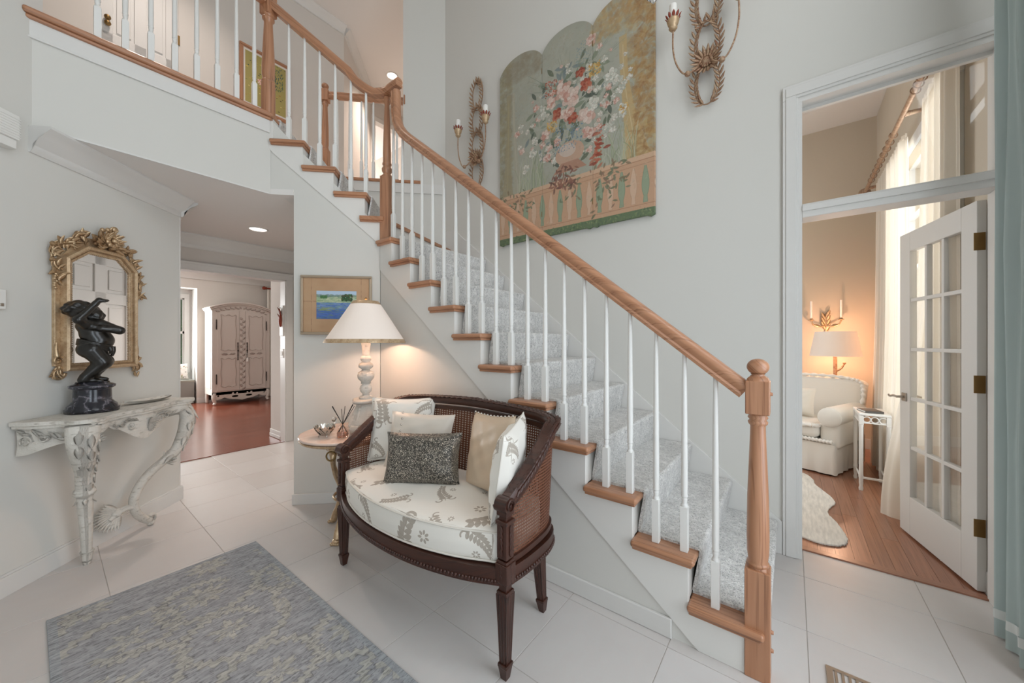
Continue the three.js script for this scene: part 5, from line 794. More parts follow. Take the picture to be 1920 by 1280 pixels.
  const pink = ['#e3c3b8', '#d9a99b', '#efdcd2', '#c98d80', '#e8cfc4'], red = ['#a8402c', '#c05a42', '#8f2f22', '#b96c54'], wht = ['#dfe0d6', '#c9cfc4', '#eeeee6', '#b5beb4'], yel = ['#d2a04f', '#c58d3c', '#e2bd74'], blu = ['#5d7f9c', '#7d9bb2', '#48698a', '#9cb3c2'];
  for (let i = 0; i < 110; i++) { const a = R(0, 6.28), k = R(0.4, 1.1); flower(-1.46 + Math.cos(a) * k * 0.52, 3.22 + Math.sin(a) * k * 0.42, R(0.014, 0.036), r() < 0.6 ? wht : pink, 2); }
  for (let i = 0; i < 90; i++) dab(x(-1.47 + R(-0.15, 0.12)), y(3.0 + R(-0.1, 0.12)), 6, 5, blu[Math.floor(r() * 4)], 0.9);
  for (let i = 0; i < 70; i++) { dab(x(R(-1.72, -1.6)), y(R(3.42, 3.56)), 6, 5, red[i % 4], 0.8); dab(x(R(-1.3, -1.2)), y(R(3.42, 3.52)), 7, 6, yel[i % 3], 0.9); dab(x(R(-1.7, -1.6)), y(R(3.1, 3.2)), 7, 6, yel[i % 3], 0.8); dab(x(R(-1.42, -1.28)), y(R(3.55, 3.75)), 5, 5, '#7f979b', 0.7); }
  for (let i = 0; i < 24; i++) lf(-1.22 + R(-0.04, 0.04), 2.98 - i * 0.012, 0.07, R(1.2, 5), red[i % 4]);
  for (const [z, v, q, k] of [[-1.54, 3.42, 0.085, pink], [-1.46, 3.33, 0.09, pink], [-1.6, 3.24, 0.055, red], [-1.5, 3.21, 0.07, pink], [-1.45, 3.15, 0.05, red], [-1.33, 3.38, 0.055, red], [-1.66, 3.36, 0.06, pink], [-1.32, 3.13, 0.085, pink], [-1.27, 3.2, 0.06, wht], [-1.3, 2.98, 0.06, pink], [-1.72, 3.1, 0.05, pink], [-1.75, 3.28, 0.045, wht], [-1.12, 3.36, 0.06, wht], [-1.06, 3.3, 0.045, wht], [-1.04, 3.22, 0.04, wht], [-1.38, 3.5, 0.045, red], [-1.7, 2.9, 0.045, pink], [-1.02, 3.07, 0.045, yel.concat(wht)], [-1.15, 2.95, 0.05, wht], [-1.93, 2.86, 0.045, wht], [-1.85, 2.98, 0.045, wht], [-1.28, 3.72, 0.05, pink], [-1.6, 3.0, 0.04, pink]]) flower(z, v, q, k, 3);
  // urn
  c.globalAlpha = 1; c.fillStyle = '#c9a48d'; c.beginPath(); c.ellipse(x(-1.48), y(2.87), 0.135 * m, 0.10 * m, 0, 0, 7); c.fill(); c.fillStyle = '#b58670'; c.beginPath(); c.moveTo(x(-1.56), y(2.80)); c.lineTo(x(-1.40), y(2.80)); c.lineTo(x(-1.32), y(2.72)); c.lineTo(x(-1.64), y(2.72)); c.fill(); dab(x(-1.5), y(2.9), 0.08 * m, 0.055 * m, '#d8cdc4', 0.7); for (let i = 0; i < 60; i++) dab(x(-1.5 + R(-0.12, 0.1)), y(2.95 + R(-0.05, 0.05)), 6, 5, blu[Math.floor(r() * 4)], 0.6);
  // balustrade
  c.globalAlpha = 1; c.fillStyle = '#cfa283'; c.fillRect(0, y(2.665), W, Hh); c.fillStyle = '#dab294'; c.fillRect(0, y(2.665), W, 0.035 * m); c.fillStyle = '#a87a5c'; c.fillRect(0, y(2.628), W, 4); c.fillRect(0, y(2.595), W, 3); c.fillRect(0, y(2.30), W, 4);
  for (let i = 0; i < 17; i++) { const z = -2.2 + i * 0.09, gg = i % 2; c.fillStyle = gg ? '#93a489' : '#dcb89e'; c.beginPath(); c.moveTo(x(z) - 6, y(2.58)); c.bezierCurveTo(x(z) - 14, y(2.53), x(z) - 42, y(2.44), x(z) - 12, y(2.36)); c.lineTo(x(z) - 16, y(2.31)); c.lineTo(x(z) + 16, y(2.31)); c.lineTo(x(z) + 12, y(2.36)); c.bezierCurveTo(x(z) + 42, y(2.44), x(z) + 14, y(2.53), x(z) + 6, y(2.58)); c.fill(); c.strokeStyle = gg ? '#6f8a72' : '#bd9377'; c.lineWidth = 2.5; c.stroke(); }
  for (let i = 0; i < 150; i++) { const z = [-2.15, -1.95, -1.5, -1.2, -1.05][i % 5] + R(-0.1, 0.1); lf(z, 2.6 - R(-0.1, i % 5 === 3 ? 0.3 : 0.14), R(0.03, 0.06), R(0, 6.28), ['#7b6a52', '#5e6a50', '#8a6a5a', '#6c7a62'][i % 4]); }
  for (let i = 0; i < 60; i++) lf(-1.55 + R(-0.1, 0.12), 2.7 + R(-0.12, 0.05), 0.05, R(0, 6.28), ['#7c4a42', '#8d5a4c', '#5c3f38'][i % 3]);
  c.globalAlpha = 1; c.fillStyle = '#5d7352'; c.fillRect(0, y(2.265), W, Hh); for (let i = 0; i < 240; i++) dab(r() * W, y(R(2.2, 2.265)), R(3, 14), R(3, 8), ['#6f8a58', '#3f5340', '#8a9a66', '#4d6650'][i % 4], 0.6);
  c.globalAlpha = 0.2; c.fillStyle = '#857b68'; c.fillRect(0, 0, W, Hh); for (let i = 0; i < 2600; i++) dab(r() * W, r() * Hh, R(3, 16), R(2, 9), ['#a39478', '#c9c4b2', '#7c7866', '#b79a76', '#9aa597', '#8a6f54'][Math.floor(r() * 6)], 0.10);
  for (let i = 0; i < 900; i++) { c.globalAlpha = 0.12; c.fillStyle = r() < 0.5 ? '#4a3c2c' : '#efe6d4'; c.fillRect(r() * W, r() * Hh, R(1, 5), R(1, 3)); }
});
{
  const t = thing('painted_screen', 'three-panel arched folding screen painted with a flower urn, hung on the stair wall', 'folding screen', [2.712, 2.205, -1.512], -PI / 2), m = std('#ffffff', 0.62, { map: T.screen }), e = std('#5b4630', 0.7), w = 0.485;
  for (let i = 0; i < 3; i++) {
    const x0 = -0.7285 + i * 0.4865, sh = new THREE.Shape(); sh.moveTo(x0, 0); sh.lineTo(x0 + 0.03, -0.012); sh.lineTo(x0 + 0.06, 0); sh.lineTo(x0 + w - 0.06, 0); sh.lineTo(x0 + w - 0.03, -0.012); sh.lineTo(x0 + w, 0); sh.lineTo(x0 + w, 1.62); sh.quadraticCurveTo(x0 + w * 0.86, 1.735, x0 + w / 2, 1.74); sh.quadraticCurveTo(x0 + w * 0.14, 1.735, x0, 1.62);
    const g = ni(new THREE.ExtrudeGeometry(sh, { depth: 0.016, bevelEnabled: true, bevelThickness: 0.003, bevelSize: 0.003, bevelOffset: -0.003, bevelSegments: 1, curveSegments: 16 })), P = g.attributes.position, uv = g.attributes.uv; for (let k = 0; k < P.count; k++) uv.setXY(k, (P.getX(k) + 0.728) / 1.456, P.getY(k) / 1.70);
    g.translate(0, 0, -0.006); part('panel', g, m, t);
    if (i < 2) for (const y of [0.18, 1.45]) part('hinge', cyl(0.003, 0.003, 0.045, x0 + w + 0.0008, y, 0.014, 8), MT.brass, t);
  }
}
// ---------- framed pictures ----------
function framed(name, label, at, turn, w, h, fw, tex_, mat, art, frameM, mw) {
  const t = thing(name, label, 'picture', at, turn), d = 0.025;
  for (const [a, b, c, e] of [[-w / 2, w / 2, 0, fw], [-w / 2, w / 2, h - fw, h], [-w / 2, -w / 2 + fw, fw, h - fw], [w / 2 - fw, w / 2, fw, h - fw]]) part('frame_bar', along(mg([span(a, b, c, e, 0.001, d, 0.003), span(a + fw * 0.25, b - fw * 0.25, c + fw * 0.25, e - fw * 0.25, 0.001, d + 0.006, 0.003)]), Math.abs(b - a) > Math.abs(e - c) ? 'x' : 'y'), frameM, t);
  part('mat_board', boxUV(span(-w / 2 + fw * 0.5, w / 2 - fw * 0.5, fw * 0.5, h - fw * 0.5, 0.001, 0.014)), mat, t);
  const [ax, ay, aw, ah] = art; const g = span(ax - aw / 2, ax + aw / 2, ay - ah / 2, ay + ah / 2, 0.013, 0.017), o = ni(g), P = o.attributes.position, uv = o.attributes.uv; for (let i = 0; i < P.count; i++) uv.setXY(i, (P.getX(i) - ax) / aw + 0.5, (P.getY(i) - ay) / ah + 0.5); part('artwork', o, std('#ffffff', 0.5, { map: tex_ }), t); return t;
}
{
  const land = paint(512, 360, (c, w, h) => {
    c.fillStyle = '#b9cfe4'; c.fillRect(0, 0, w, h * 0.3); let sd = 3; const r = () => { sd = (sd * 1103515245 + 12345) & 0x7fffffff; return sd / 0x7fffffff; };
    for (let i = 0; i < 160; i++) { c.globalAlpha = 0.6; c.fillStyle = ['#7f97a0', '#6f8a76', '#8fa58a'][i % 3]; c.beginPath(); c.ellipse(r() * w, h * (0.16 + r() * 0.08), 10 + r() * 26, 6 + r() * 12, 0, 0, 7); c.fill(); }
    c.globalAlpha = 1; c.fillStyle = '#a9bf9a'; c.fillRect(0, h * 0.22, w, h * 0.22); for (let i = 0; i < 90; i++) { c.globalAlpha = 0.7; c.fillStyle = ['#d9d8b4', '#5f8a5a', '#c7cfae', '#7fa08a', '#e6e2cf'][i % 5]; c.fillRect(r() * w, h * (0.22 + r() * 0.2), 14 + r() * 60, 3 + r() * 6); }
    for (let i = 0; i < 110; i++) { c.globalAlpha = 0.8; c.fillStyle = ['#2f5a34', '#3d6b3c', '#24452c', '#5b4a34'][i % 4]; c.beginPath(); c.ellipse(w * (0.76 + (r() - 0.5) * 0.26), h * (0.24 + (r() - 0.5) * 0.22), 12, 10, 0, 0, 7); c.fill(); if (i < 50) { c.beginPath(); c.ellipse(w * (0.18 + (r() - 0.5) * 0.16), h * (0.22 + (r() - 0.5) * 0.08), 10, 7, 0, 0, 7); c.fillStyle = '#4c7a4a'; c.fill(); } }
    c.globalAlpha = 1; c.fillStyle = '#5577b8'; c.fillRect(0, h * 0.42, w, h * 0.6); for (let i = 0; i < 700; i++) { const v = r(); c.globalAlpha = 0.5; c.fillStyle = v < 0.4 ? ['#8fa8d8', '#6f8fc8', '#86a88a'][i % 3] : ['#3f62b0', '#4f7ac4', '#5a6cc0', '#7a9a5a', '#3a5aa0'][i % 5]; c.fillRect(r() * w - 20, h * (0.42 + v * 0.58), 20 + r() * 50, 3 + r() * 5); }
    for (let i = 0; i < 60; i++) { c.globalAlpha = 0.45; c.fillStyle = '#9aa85a'; c.fillRect(r() * w * 0.5, h * (0.58 + r() * 0.12), 40, 5); }
  });
  const p = onE(0.328, 0.006), matT = tex(256, 256, (u, v) => { const n = fbm(u, v, 4, 4, 4, 2); let c = mix3([206, 172, 138], [188, 152, 118], n); const line = (Math.abs(u - 0.37) < 0.004 || Math.abs(v - 0.52) < 0.004 || Math.abs(u - 0.62) < 0.004) ? 0.45 : 0; return mix3(c, [120, 84, 62], line * (fbm(u, v, 20, 20, 2, 5) > 0.45 ? 1 : 0.3)); }, 2, 2);
  framed('landscape_picture', 'small landscape with a blue lavender field in a wide gilded mat, behind the lamp', [p[0], 1.334, p[1]], -PI / 4, 0.535, 0.466, 0.02, land, std('#ffffff', 0.5, { map: matT, metalness: 0.25 }), [0, 0.235, 0.30, 0.222], std('#b9a893', 0.35, { metalness: 0.55 }));
  const gard = paint(384, 512, (c, w, h) => { let sd = 9; const r = () => { sd = (sd * 1103515245 + 12345) & 0x7fffffff; return sd / 0x7fffffff; }; c.fillStyle = '#a89a5a'; c.fillRect(0, 0, w, h); for (let i = 0; i < 3600; i++) { const v = r(), u = r(); c.globalAlpha = 0.75; c.fillStyle = v < 0.45 ? ['#4a6a44', '#d8be5a', '#2f4438', '#c0b060', '#27405a'][Math.floor(r() * 5)] : ['#d2a850', '#a87a3c', '#7a8440', '#e6cf8a', '#554c2c'][Math.floor(r() * 5)]; c.fillRect(u * w, v * h, 6 + r() * 12, 3 + r() * 6); } for (let i = 0; i < 120; i++) { c.globalAlpha = 0.7; c.fillStyle = ['#2a4a6a', '#2f5a3a', '#1f3a3a'][i % 3]; c.fillRect(w * (0.62 + r() * 0.3), h * r() * 0.5, 5, 16); } for (let i = 0; i < 60; i++) { c.globalAlpha = 0.9; c.fillStyle = ['#e8b0a4', '#f0d0c4', '#d88a7a'][i % 3]; c.beginPath(); c.ellipse(w * (0.40 + (r() - 0.5) * 0.22), h * (0.5 + (r() - 0.5) * 0.12), 7, 6, 0, 0, 7); c.fill(); } });
  framed('garden_picture', 'garden painting in an oak frame on the upper hall wall', [1.542, 3.86, -4.748], 0, 0.506, 0.68, 0.035, gard, std('#e9e0d6', 0.8), [0, 0.34, 0.40, 0.56], MT.oak);
}
// ---------- leaf wreath sconces ----------
MT.flame = std('#fff6e8', 0.5, { emissive: new THREE.Color('#fff0dc'), emissiveIntensity: 0.25 });
function wreathSconce(label, z) {
  const t = thing('wreath_sconce', label, 'sconce', [XW, 2.86, z], -PI / 2, 'leaf sconces on the stair wall');   // local x = towards the viewer's right, z = out of the wall
  const ring = (cy, rx, ry, k) => { const g = [], n = 11; for (const s of [-1, 1]) { const pts = []; for (let i = 0; i <= 10; i++) { const a = -PI / 2 + i / 10 * PI; pts.push(V(s * Math.cos(a) * rx, cy + Math.sin(a) * ry, 0.03)); } g.push(tube(pts, 0.0045, 6, 30)); const c = new THREE.CatmullRomCurve3(pts); for (let i = 1; i < n; i++) { const q = c.getPoint(i / n), tg = c.getTangent(i / n); for (const d of [-1, 1]) { const dir = tg.clone().applyAxisAngle(V(0, 0, 1), d * 0.62); g.push(align(leaf(0.058, 0.018, 0.15, 0.22), q.clone().add(V(0, 0, 0.004)), dir.add(V(0, 0, 0.3)), V(0, 0, 1))); } } } part('leaf_ring', along(mg(g), 'y'), MT.rust, t); };
  ring(0.14, 0.075, 0.14); ring(0.405, 0.075, 0.15); ring(0.665, 0.072, 0.14); ring(0.92, 0.068, 0.145);
  part('tip', along(mg([-0.3, 0, 0.3].map((a) => tf(leaf(0.08, 0.026, 0.2), { p: [0, 1.03, 0.03], r: [0, 0, a] }))), 'y'), MT.rust, t);
  const fl = []; for (let i = 0; i < 18; i++) { const a = i / 18 * 2 * PI; fl.push(align(leaf(0.075, 0.026, 0.3, 0.25), V(Math.cos(a) * 0.03, 0.275 + Math.sin(a) * 0.03, 0.045), V(Math.cos(a), Math.sin(a), 0.35), V(0, 0, 1))); } fl.push(ball(0.034, 0, 0.275, 0.05, 1, 1, 0.5, 14)); for (let i = 0; i < 14; i++) { const a = i / 14 * 2 * PI; fl.push(ball(0.008, Math.cos(a) * 0.034, 0.275 + Math.sin(a) * 0.034, 0.06, 1, 1, 1, 7)); }
  part('flower', along(mg(fl), 'y'), MT.rust, t);
  for (const s of [-1, 1]) {
    const a = sub('candle_arm', t); part('arm', along(tube([V(s * 0.02, 0.30, 0.06), V(s * 0.06, 0.21, 0.11), V(s * 0.115, 0.20, 0.12), V(s * 0.165, 0.28, 0.12), V(s * 0.19, 0.40, 0.12), V(s * 0.19, 0.53, 0.12)], 0.0055, 7, 40), 'y'), MT.rust, a);
    part('arm_ball', along(ball(0.018, s * 0.10, 0.196, 0.118, 1, 1, 1, 14), 'y'), MT.rust, a); part('cup', along(lathe([[0, 0.525], [0.018, 0.53], [0.028, 0.545], [0.022, 0.556], [0.033, 0.57], [0.04, 0.595], [0.036, 0.605], [0, 0.606]], 18).translate(s * 0.19, 0, 0.12), 'y'), MT.goldSoft, a);
    const cr = []; for (let i = 0; i < 10; i++) { const q = i / 10 * 2 * PI; cr.push(align(leaf(0.036, 0.022, 0.3, 0.2), V(s * 0.19 + Math.cos(q) * 0.034, 0.6, 0.12 + Math.sin(q) * 0.034), V(Math.cos(q) * 0.35, 1, Math.sin(q) * 0.35), V(Math.cos(q), 0, Math.sin(q)))); } part('petal_crown', mg(cr), MT.red, a); part('candle_sleeve', cyl(0.024, 0.024, 0.10, s * 0.19, 0.6, 0.12, 18), MT.candle, a);
  }
  part('wall_plate', along(cyl(0.03, 0.03, 0.03).rotateX(PI / 2).translate(0, 0.275, 0.0), 'y'), MT.rust, t);
}
wreathSconce('gilded leaf wreath sconce with two candles, left of the painted screen', -2.535);
wreathSconce('gilded leaf wreath sconce with two candles, right of the painted screen', -0.448);
// ---------- study ----------
{
  const d = struct('door_1', null, null, 'white fifteen-pane glazed door standing open into the study', 'door'); d.position.set(2.905, 0.012, 0.762); d.rotation.y = 0.2316;
  const W = 0.70, Hd = 1.985, x0 = 0.115, x1 = W - 0.115, y0 = 0.25, y1 = Hd - 0.125, t = 0.018, bar = (a, b, c, e, n, z = t) => part(n, span(a, b, c, e, -z, z, 0.0025), MT.trim, d);
  bar(0.002, x0, 0, Hd, 'stile'); bar(x1, W, 0, Hd, 'stile'); bar(x0, x1, 0, y0, 'rail'); bar(x0, x1, y1, Hd, 'rail');
  const cw = (x1 - x0) / 3, ch = (y1 - y0) / 5;
  for (let i = 1; i < 3; i++) bar(x0 + cw * i - 0.011, x0 + cw * i + 0.011, y0, y1, 'muntin', 0.014); for (let j = 1; j < 5; j++) bar(x0, x1, y0 + ch * j - 0.011, y0 + ch * j + 0.011, 'muntin', 0.0135);
  for (let i = 0; i < 3; i++) for (let j = 0; j < 5; j++) part('pane', span(x0 + cw * i + 0.009, x0 + cw * (i + 1) - 0.009, y0 + ch * j + 0.009, y0 + ch * (j + 1) - 0.009, -0.002, 0.002), MT.glass, d);
  for (const y of [0.32, 1.05, 1.776]) part('hinge', mg([span(-0.001, 0.002, y - 0.045, y + 0.045, -0.03, 0.012, 0.0008), cyl(0.0055, 0.0055, 0.094, -0.002, y - 0.047, 0.022, 10), span(-0.012, 0.0, y - 0.045, y + 0.045, 0.022, 0.026)]), MT.brass, d, 'antique brass hinge');
  for (const k of [-1, 1]) part('lever_handle', mg([span(W - 0.085, W - 0.035, 0.87, 0.925, k * 0.018, k * 0.026, 0.003), cyl(0.008, 0.008, 0.04).rotateX(k * PI / 2).translate(W - 0.06, 0.898, k * 0.022), tube([V(W - 0.06, 0.898, k * 0.055), V(W - 0.02, 0.90, k * 0.06), V(W + 0.03, 0.892, k * 0.058), V(W + 0.045, 0.897, k * 0.056)], 0.0075, 8, 16)]), MT.nickel, d);
  // curtains
  const curtain = (label, xa, xb, top, folds, zc, flare, m) => { const t2 = thing('curtain', label, 'curtain', [(xa + xb) / 2, 0, zc], 0, 'study curtains'); const xm = (xa + xb) / 2; part('drape', grid(150, 24, (u, v) => { const y = lerp(0.006, top, v), q = flare(u, 1 - v), a = u * folds * 2 * PI + 0.6 * Math.sin(3 * v + u * 4); return V(lerp(xa, xb, u) - xm + q[0] + 0.012 * Math.sin(a * 0.5 + v * 3), y, Math.sin(a) * lerp(0.030, 0.018, v) + 0.012 * Math.sin(a * 2.3 + 1) + q[1]); }), m, t2); part('heading', grid(150, 2, (u, v) => V(lerp(xa, xb, u) - xm, top + v * 0.03, Math.sin(u * folds * 4 * PI) * 0.014)), m, t2); return t2; };
  curtain('cream pleated curtain behind the open glazed door', 3.12, 3.66, 2.93, 6, 0.722, (u, v) => { const k = smooth(0.45, 1, v) * smooth(0.55, 1, u); return [0.16 * k, -0.14 * k - 0.03 * v * smooth(0.85, 1, u)]; }, MT.curtain);
  curtain('ivory curtain hanging behind the small white table', 4.25, 5.35, 2.93, 8, 0.722, (u, v) => [0.06 * v * (u - 0.5), -0.03 * v * smooth(0.3, 1, v)], MT.curtain);
  const rod = thing('curtain_rod', 'carved bronze curtain rod with rings across the study window', 'curtain rod', [4.4, 2.985, 0.66]);
  part('rod', along(cyl(0.017, 0.017, 2.55).rotateZ(-PI / 2).translate(-1.25, 0, 0), 'x'), MT.rust, rod); for (const [x, k] of [[-1.25, -1], [1.3, 1]]) part('finial', along(lathe([[0, 0.14], [0.025, 0.125], [0.05, 0.09], [0.055, 0.06], [0.04, 0.03], [0.024, 0.02], [0.03, 0.01], [0.02, 0]], 18).rotateZ(-k * PI / 2).translate(x, 0, 0), 'x'), MT.rust, rod);
  for (const x of [-1.2, -0.45, 1.2]) part('bracket', along(mg([cyl(0.02, 0.012, 0.11).rotateX(PI / 2).translate(x, 0, 0.01), ball(0.035, x, 0, 0.115, 1, 1, 0.4, 12)]), 'z'), MT.rust, rod);
  for (let i = 0; i < 18; i++) { const x = i < 9 ? lerp(-1.40, -0.80, i / 8) + 0.0 : lerp(-0.12, 0.92, (i - 9) / 8); part('ring', tf(new THREE.TorusGeometry(0.026, 0.004, 6, 16), { r: [0, PI / 2 + 0.2, 0], p: [x, -0.008, 0] }), MT.rust, rod); }
  // armchair
  const slip = std('#eeeae2', 0.95), fringe = std('#f5f2ec', 1), ac = thing('armchair', 'white slipcovered armchair with fringed edges and pleated skirt in the study', 'armchair', [5.06, 0, 0.11], -1.94);
  const frin = (pts, closed = false) => { const g = tube(pts, (t2) => 0.017 + 0.005 * Math.sin(t2 * 160), 7, 120, closed); return g; };
  part('skirt', mg([grid(120, 4, (u, v) => { const a = u * 4, i = Math.floor(a) % 4, f = a - Math.floor(a), c = [[-0.38, 0.40], [0.38, 0.40], [0.38, -0.40], [-0.38, -0.40]], p = c[i], q = c[(i + 1) % 4], pl = 0.008 * Math.sin(f * 38) * (1 - v); const dx = q[1] - p[1], dz = -(q[0] - p[0]), L = Math.hypot(dx, dz); return V(lerp(p[0], q[0], f) - dx / L * pl, lerp(0.015, 0.30, v), lerp(p[1], q[1], f) - dz / L * pl); })]), slip, ac, 'pleated skirt'); part('seat_deck', span(-0.37, 0.37, 0.16, 0.33, -0.38, 0.39, 0.03), slip, ac);
  part('seat_cushion', new RoundedBoxGeometry(0.50, 0.15, 0.62, 4, 0.06).translate(0, 0.405, 0.11), slip, ac);
  part('fringe', mg([frin([V(-0.24, 0.455, -0.1), V(-0.245, 0.46, 0.38), V(-0.2, 0.46, 0.42), V(0.2, 0.46, 0.42), V(0.245, 0.46, 0.38), V(0.24, 0.455, -0.1)])]), fringe, ac, 'looped fringe'); part('fringe', frin([V(-0.36, 0.325, 0.405), V(0, 0.325, 0.41), V(0.36, 0.325, 0.405)]), fringe, ac);
  for (const s of [-1, 1]) part('arm', mg([new RoundedBoxGeometry(0.15, 0.34, 0.70, 3, 0.04).translate(s * 0.325, 0.42, 0.02), new THREE.CylinderGeometry(0.095, 0.085, 0.72, 20).rotateX(PI / 2).translate(s * 0.335, 0.555, 0.03), ball(0.094, s * 0.335, 0.555, 0.385, 1, 1, 0.35, 16)]), slip, ac);
  part('backrest', grid(40, 16, (u, v) => { const a = u * 2 * PI, w = lerp(0.36, 0.40, v), r = 0.105 * (1 - 0.15 * v), top = 0.90 - 0.05 * Math.pow(Math.cos(a), 4), y = v < 0.94 ? lerp(0.25, top - 0.03, v / 0.94) : top - 0.03 + 0.03 * Math.sin((v - 0.94) / 0.06 * PI / 2), k = v < 0.94 ? 1 : Math.max(0.02, Math.cos((v - 0.94) / 0.06 * PI / 2)); return V(Math.sign(Math.cos(a)) * Math.pow(Math.abs(Math.cos(a)), 0.35) * w * (0.75 + 0.25 * k), y, -0.33 - 0.10 * v + Math.sign(Math.sin(a)) * Math.pow(Math.abs(Math.sin(a)), 0.6) * r * k); }, true), slip, ac); part('fringe', frin([V(-0.36, 0.5, -0.29), V(-0.385, 0.72, -0.335), V(-0.36, 0.85, -0.35), V(-0.25, 0.885, -0.35), V(0, 0.90, -0.35), V(0.25, 0.885, -0.35), V(0.36, 0.85, -0.35), V(0.385, 0.72, -0.335), V(0.36, 0.5, -0.29)]), fringe, ac);
  const cp = thing('throw_cushion', 'plain ivory cushion on the white study armchair', 'cushion', [5.02, 0.487, 0.02], -1.8); part('cover', mg([pillowGeo(0.36, 0.30, 0.13)[0]]).rotateX(-0.3).translate(0, 0.15, 0), MT.linen, cp);
  // floor lamp
  const fl = thing('floor_lamp', 'lit floor lamp with twig pole and white shade behind the armchair', 'lamp', [5.66, 0, 0.40]);
  part('base', lathe([[0, 0], [0.13, 0], [0.13, 0.015], [0.03, 0.03], [0, 0.03]], 24), MT.rust, fl); part('pole', along(mg([tube([V(0, 0.02, 0), V(0.008, 0.5, 0), V(-0.005, 0.8, 0), V(0, 1.15, 0)], 0.018, 8, 24), tube([V(0, 0.93, 0), V(-0.02, 0.97, 0.05), V(-0.02, 1.02, 0.075)], (q) => 0.014 - 0.006 * q, 7, 12), ball(0.016, -0.02, 1.03, 0.077, 1, 1, 1, 8)]), 'y'), MT.rust, fl);
  part('lamp_shade', lathe([[0.235, 1.11], [0.185, 1.395]], 40), MT.shade, fl); part('bulb', ball(0.03, 0, 1.24, 0, 1, 1.2, 1, 12), MT.bulb, fl); const pl = new THREE.PointLight('#ffc8a4', 0.7); pl.name = 'floor_lamp_bulb'; pl.position.set(0, 1.24, 0); pl.castShadow = true; fl.add(pl);
  // candle sconce
  const sc = thing('candle_sconce', 'small gilt two-candle sconce on the study wall above the lamp', 'sconce', [6.0, 1.38, 0.332], -PI / 2); part('stem', along(mg([0, 1, 2, 3, 4, 5, 6].map((i) => tf(leaf(0.12, 0.05, 0.2, 0.3), { p: [0, 0.02 + i * 0.028, 0.02], r: [0.1, 0, (i % 2 ? 0.35 : -0.35)] })).concat([tube([V(0, 0, 0.02), V(0.01, 0.1, 0.03), V(-0.005, 0.2, 0.025)], 0.012, 7, 12)])), 'y'), MT.gold, sc);
  for (const s of [-1, 1]) { const a = sub('candle_arm', sc); part('arm', along(mg([tube([V(0, 0.10, 0.03), V(s * 0.06, 0.085, 0.07), V(s * 0.12, 0.11, 0.09), V(s * 0.14, 0.16, 0.09)], 0.009, 7, 20), tf(leaf(0.07, 0.03, 0.4), { p: [s * 0.05, 0.09, 0.06], r: [0, 0, -s * 1.2] }), lathe([[0, 0.155], [0.028, 0.165], [0.03, 0.172], [0.014, 0.175], [0.016, 0.19]], 14).translate(s * 0.14, 0, 0.09)]), 'y'), MT.gold, a); part('candle', cyl(0.011, 0.011, 0.22, s * 0.14, 0.185, 0.09, 12), MT.candle, a); }
  // little table
  const st = thing('side_table', 'small white fretwork table in front of the study window', 'table', [4.48, 0, 0.555]); part('table_top', span(-0.19, 0.19, 0.645, 0.665, -0.1, 0.1, 0.005), MT.baluster, st); part('frieze', mg([...Array(7)].flatMap((_, i) => [tf(new THREE.TorusGeometry(0.024, 0.005, 6, 14), { p: [-0.155 + i * 0.052, 0.612, -0.088] })]).concat([...Array(3)].map((_, i) => tf(new THREE.TorusGeometry(0.024, 0.005, 6, 14), { p: [-0.178, 0.612, -0.05 + i * 0.05], r: [0, PI / 2, 0] })))), MT.baluster, st).userData.kind = 'stuff'; part('rail', mg([span(-0.18, 0.18, 0.578, 0.588, -0.094, -0.08, 0.002), span(-0.185, -0.172, 0.578, 0.588, -0.08, 0.08, 0.002)]), MT.baluster, st);
  for (const x of [-0.172, 0.172]) for (const z of [-0.084, 0.084]) part('leg', mg([bx(0.03, 0.08, 0.03, x, 0.605, z, 0.003), lathe([[0.013, 0], [0.016, 0.02], [0.011, 0.04], [0.014, 0.06], [0.0145, 0.1], [0.017, 0.12], [0.014, 0.14], [0.0145, 0.54], [0.017, 0.56], [0.012, 0.57]], 12).translate(x, 0, z)]), MT.baluster, st); part('stretcher', mg([span(-0.16, 0.16, 0.10, 0.118, -0.09, -0.078, 0.003), span(-0.178, -0.166, 0.1, 0.118, -0.08, 0.08, 0.003), span(-0.16, 0.16, 0.10, 0.118, 0.078, 0.09, 0.003)]), MT.baluster, st);
  const bk = thing('book', 'closed book on the small white study table', 'book', [4.42, 0.666, 0.54], 0.2); part('cover', mg([span(-0.09, 0.09, 0, 0.002, -0.06, 0.06), span(-0.09, 0.09, 0.015, 0.017, -0.06, 0.06), span(-0.09, -0.087, 0, 0.017, -0.06, 0.06)]), std('#4a4540', 0.5), bk); part('pages', span(-0.086, 0.087, 0.002, 0.015, -0.057, 0.057), MT.candle, bk);
  // cowhide
  const hide = [[4.489, 0.07], [4.342, 0.146], [4.208, 0.156], [3.92, 0.25], [3.807, 0.262], [3.567, 0.204], [3.375, 0.249], [3.13, 0.275], [3.042, 0.235], [3.0, 0.146], [3.03, 0.04], [3.12, -0.2], [3.0, -0.55], [3.3, -0.9], [3.9, -1.0], [4.4, -0.8], [4.55, -0.4]], hc = new THREE.CatmullRomCurve3(hide.map((p) => V(p[0], 0, p[1])), true, 'centripetal').getPoints(260);
  const hs = new THREE.Shape(hc.map((p, i) => { const k = 0.006 * (hash(i, 3) - 0.5); return V2(p.x - 3.8 + k, -(p.z + 0.3) + k); })), hg = new THREE.ExtrudeGeometry(hs, { depth: 0.006, bevelEnabled: true, bevelThickness: 0.003, bevelSize: 0.006, bevelSegments: 2 }); hg.rotateX(-PI / 2); hg.translate(0, 0.004, 0);
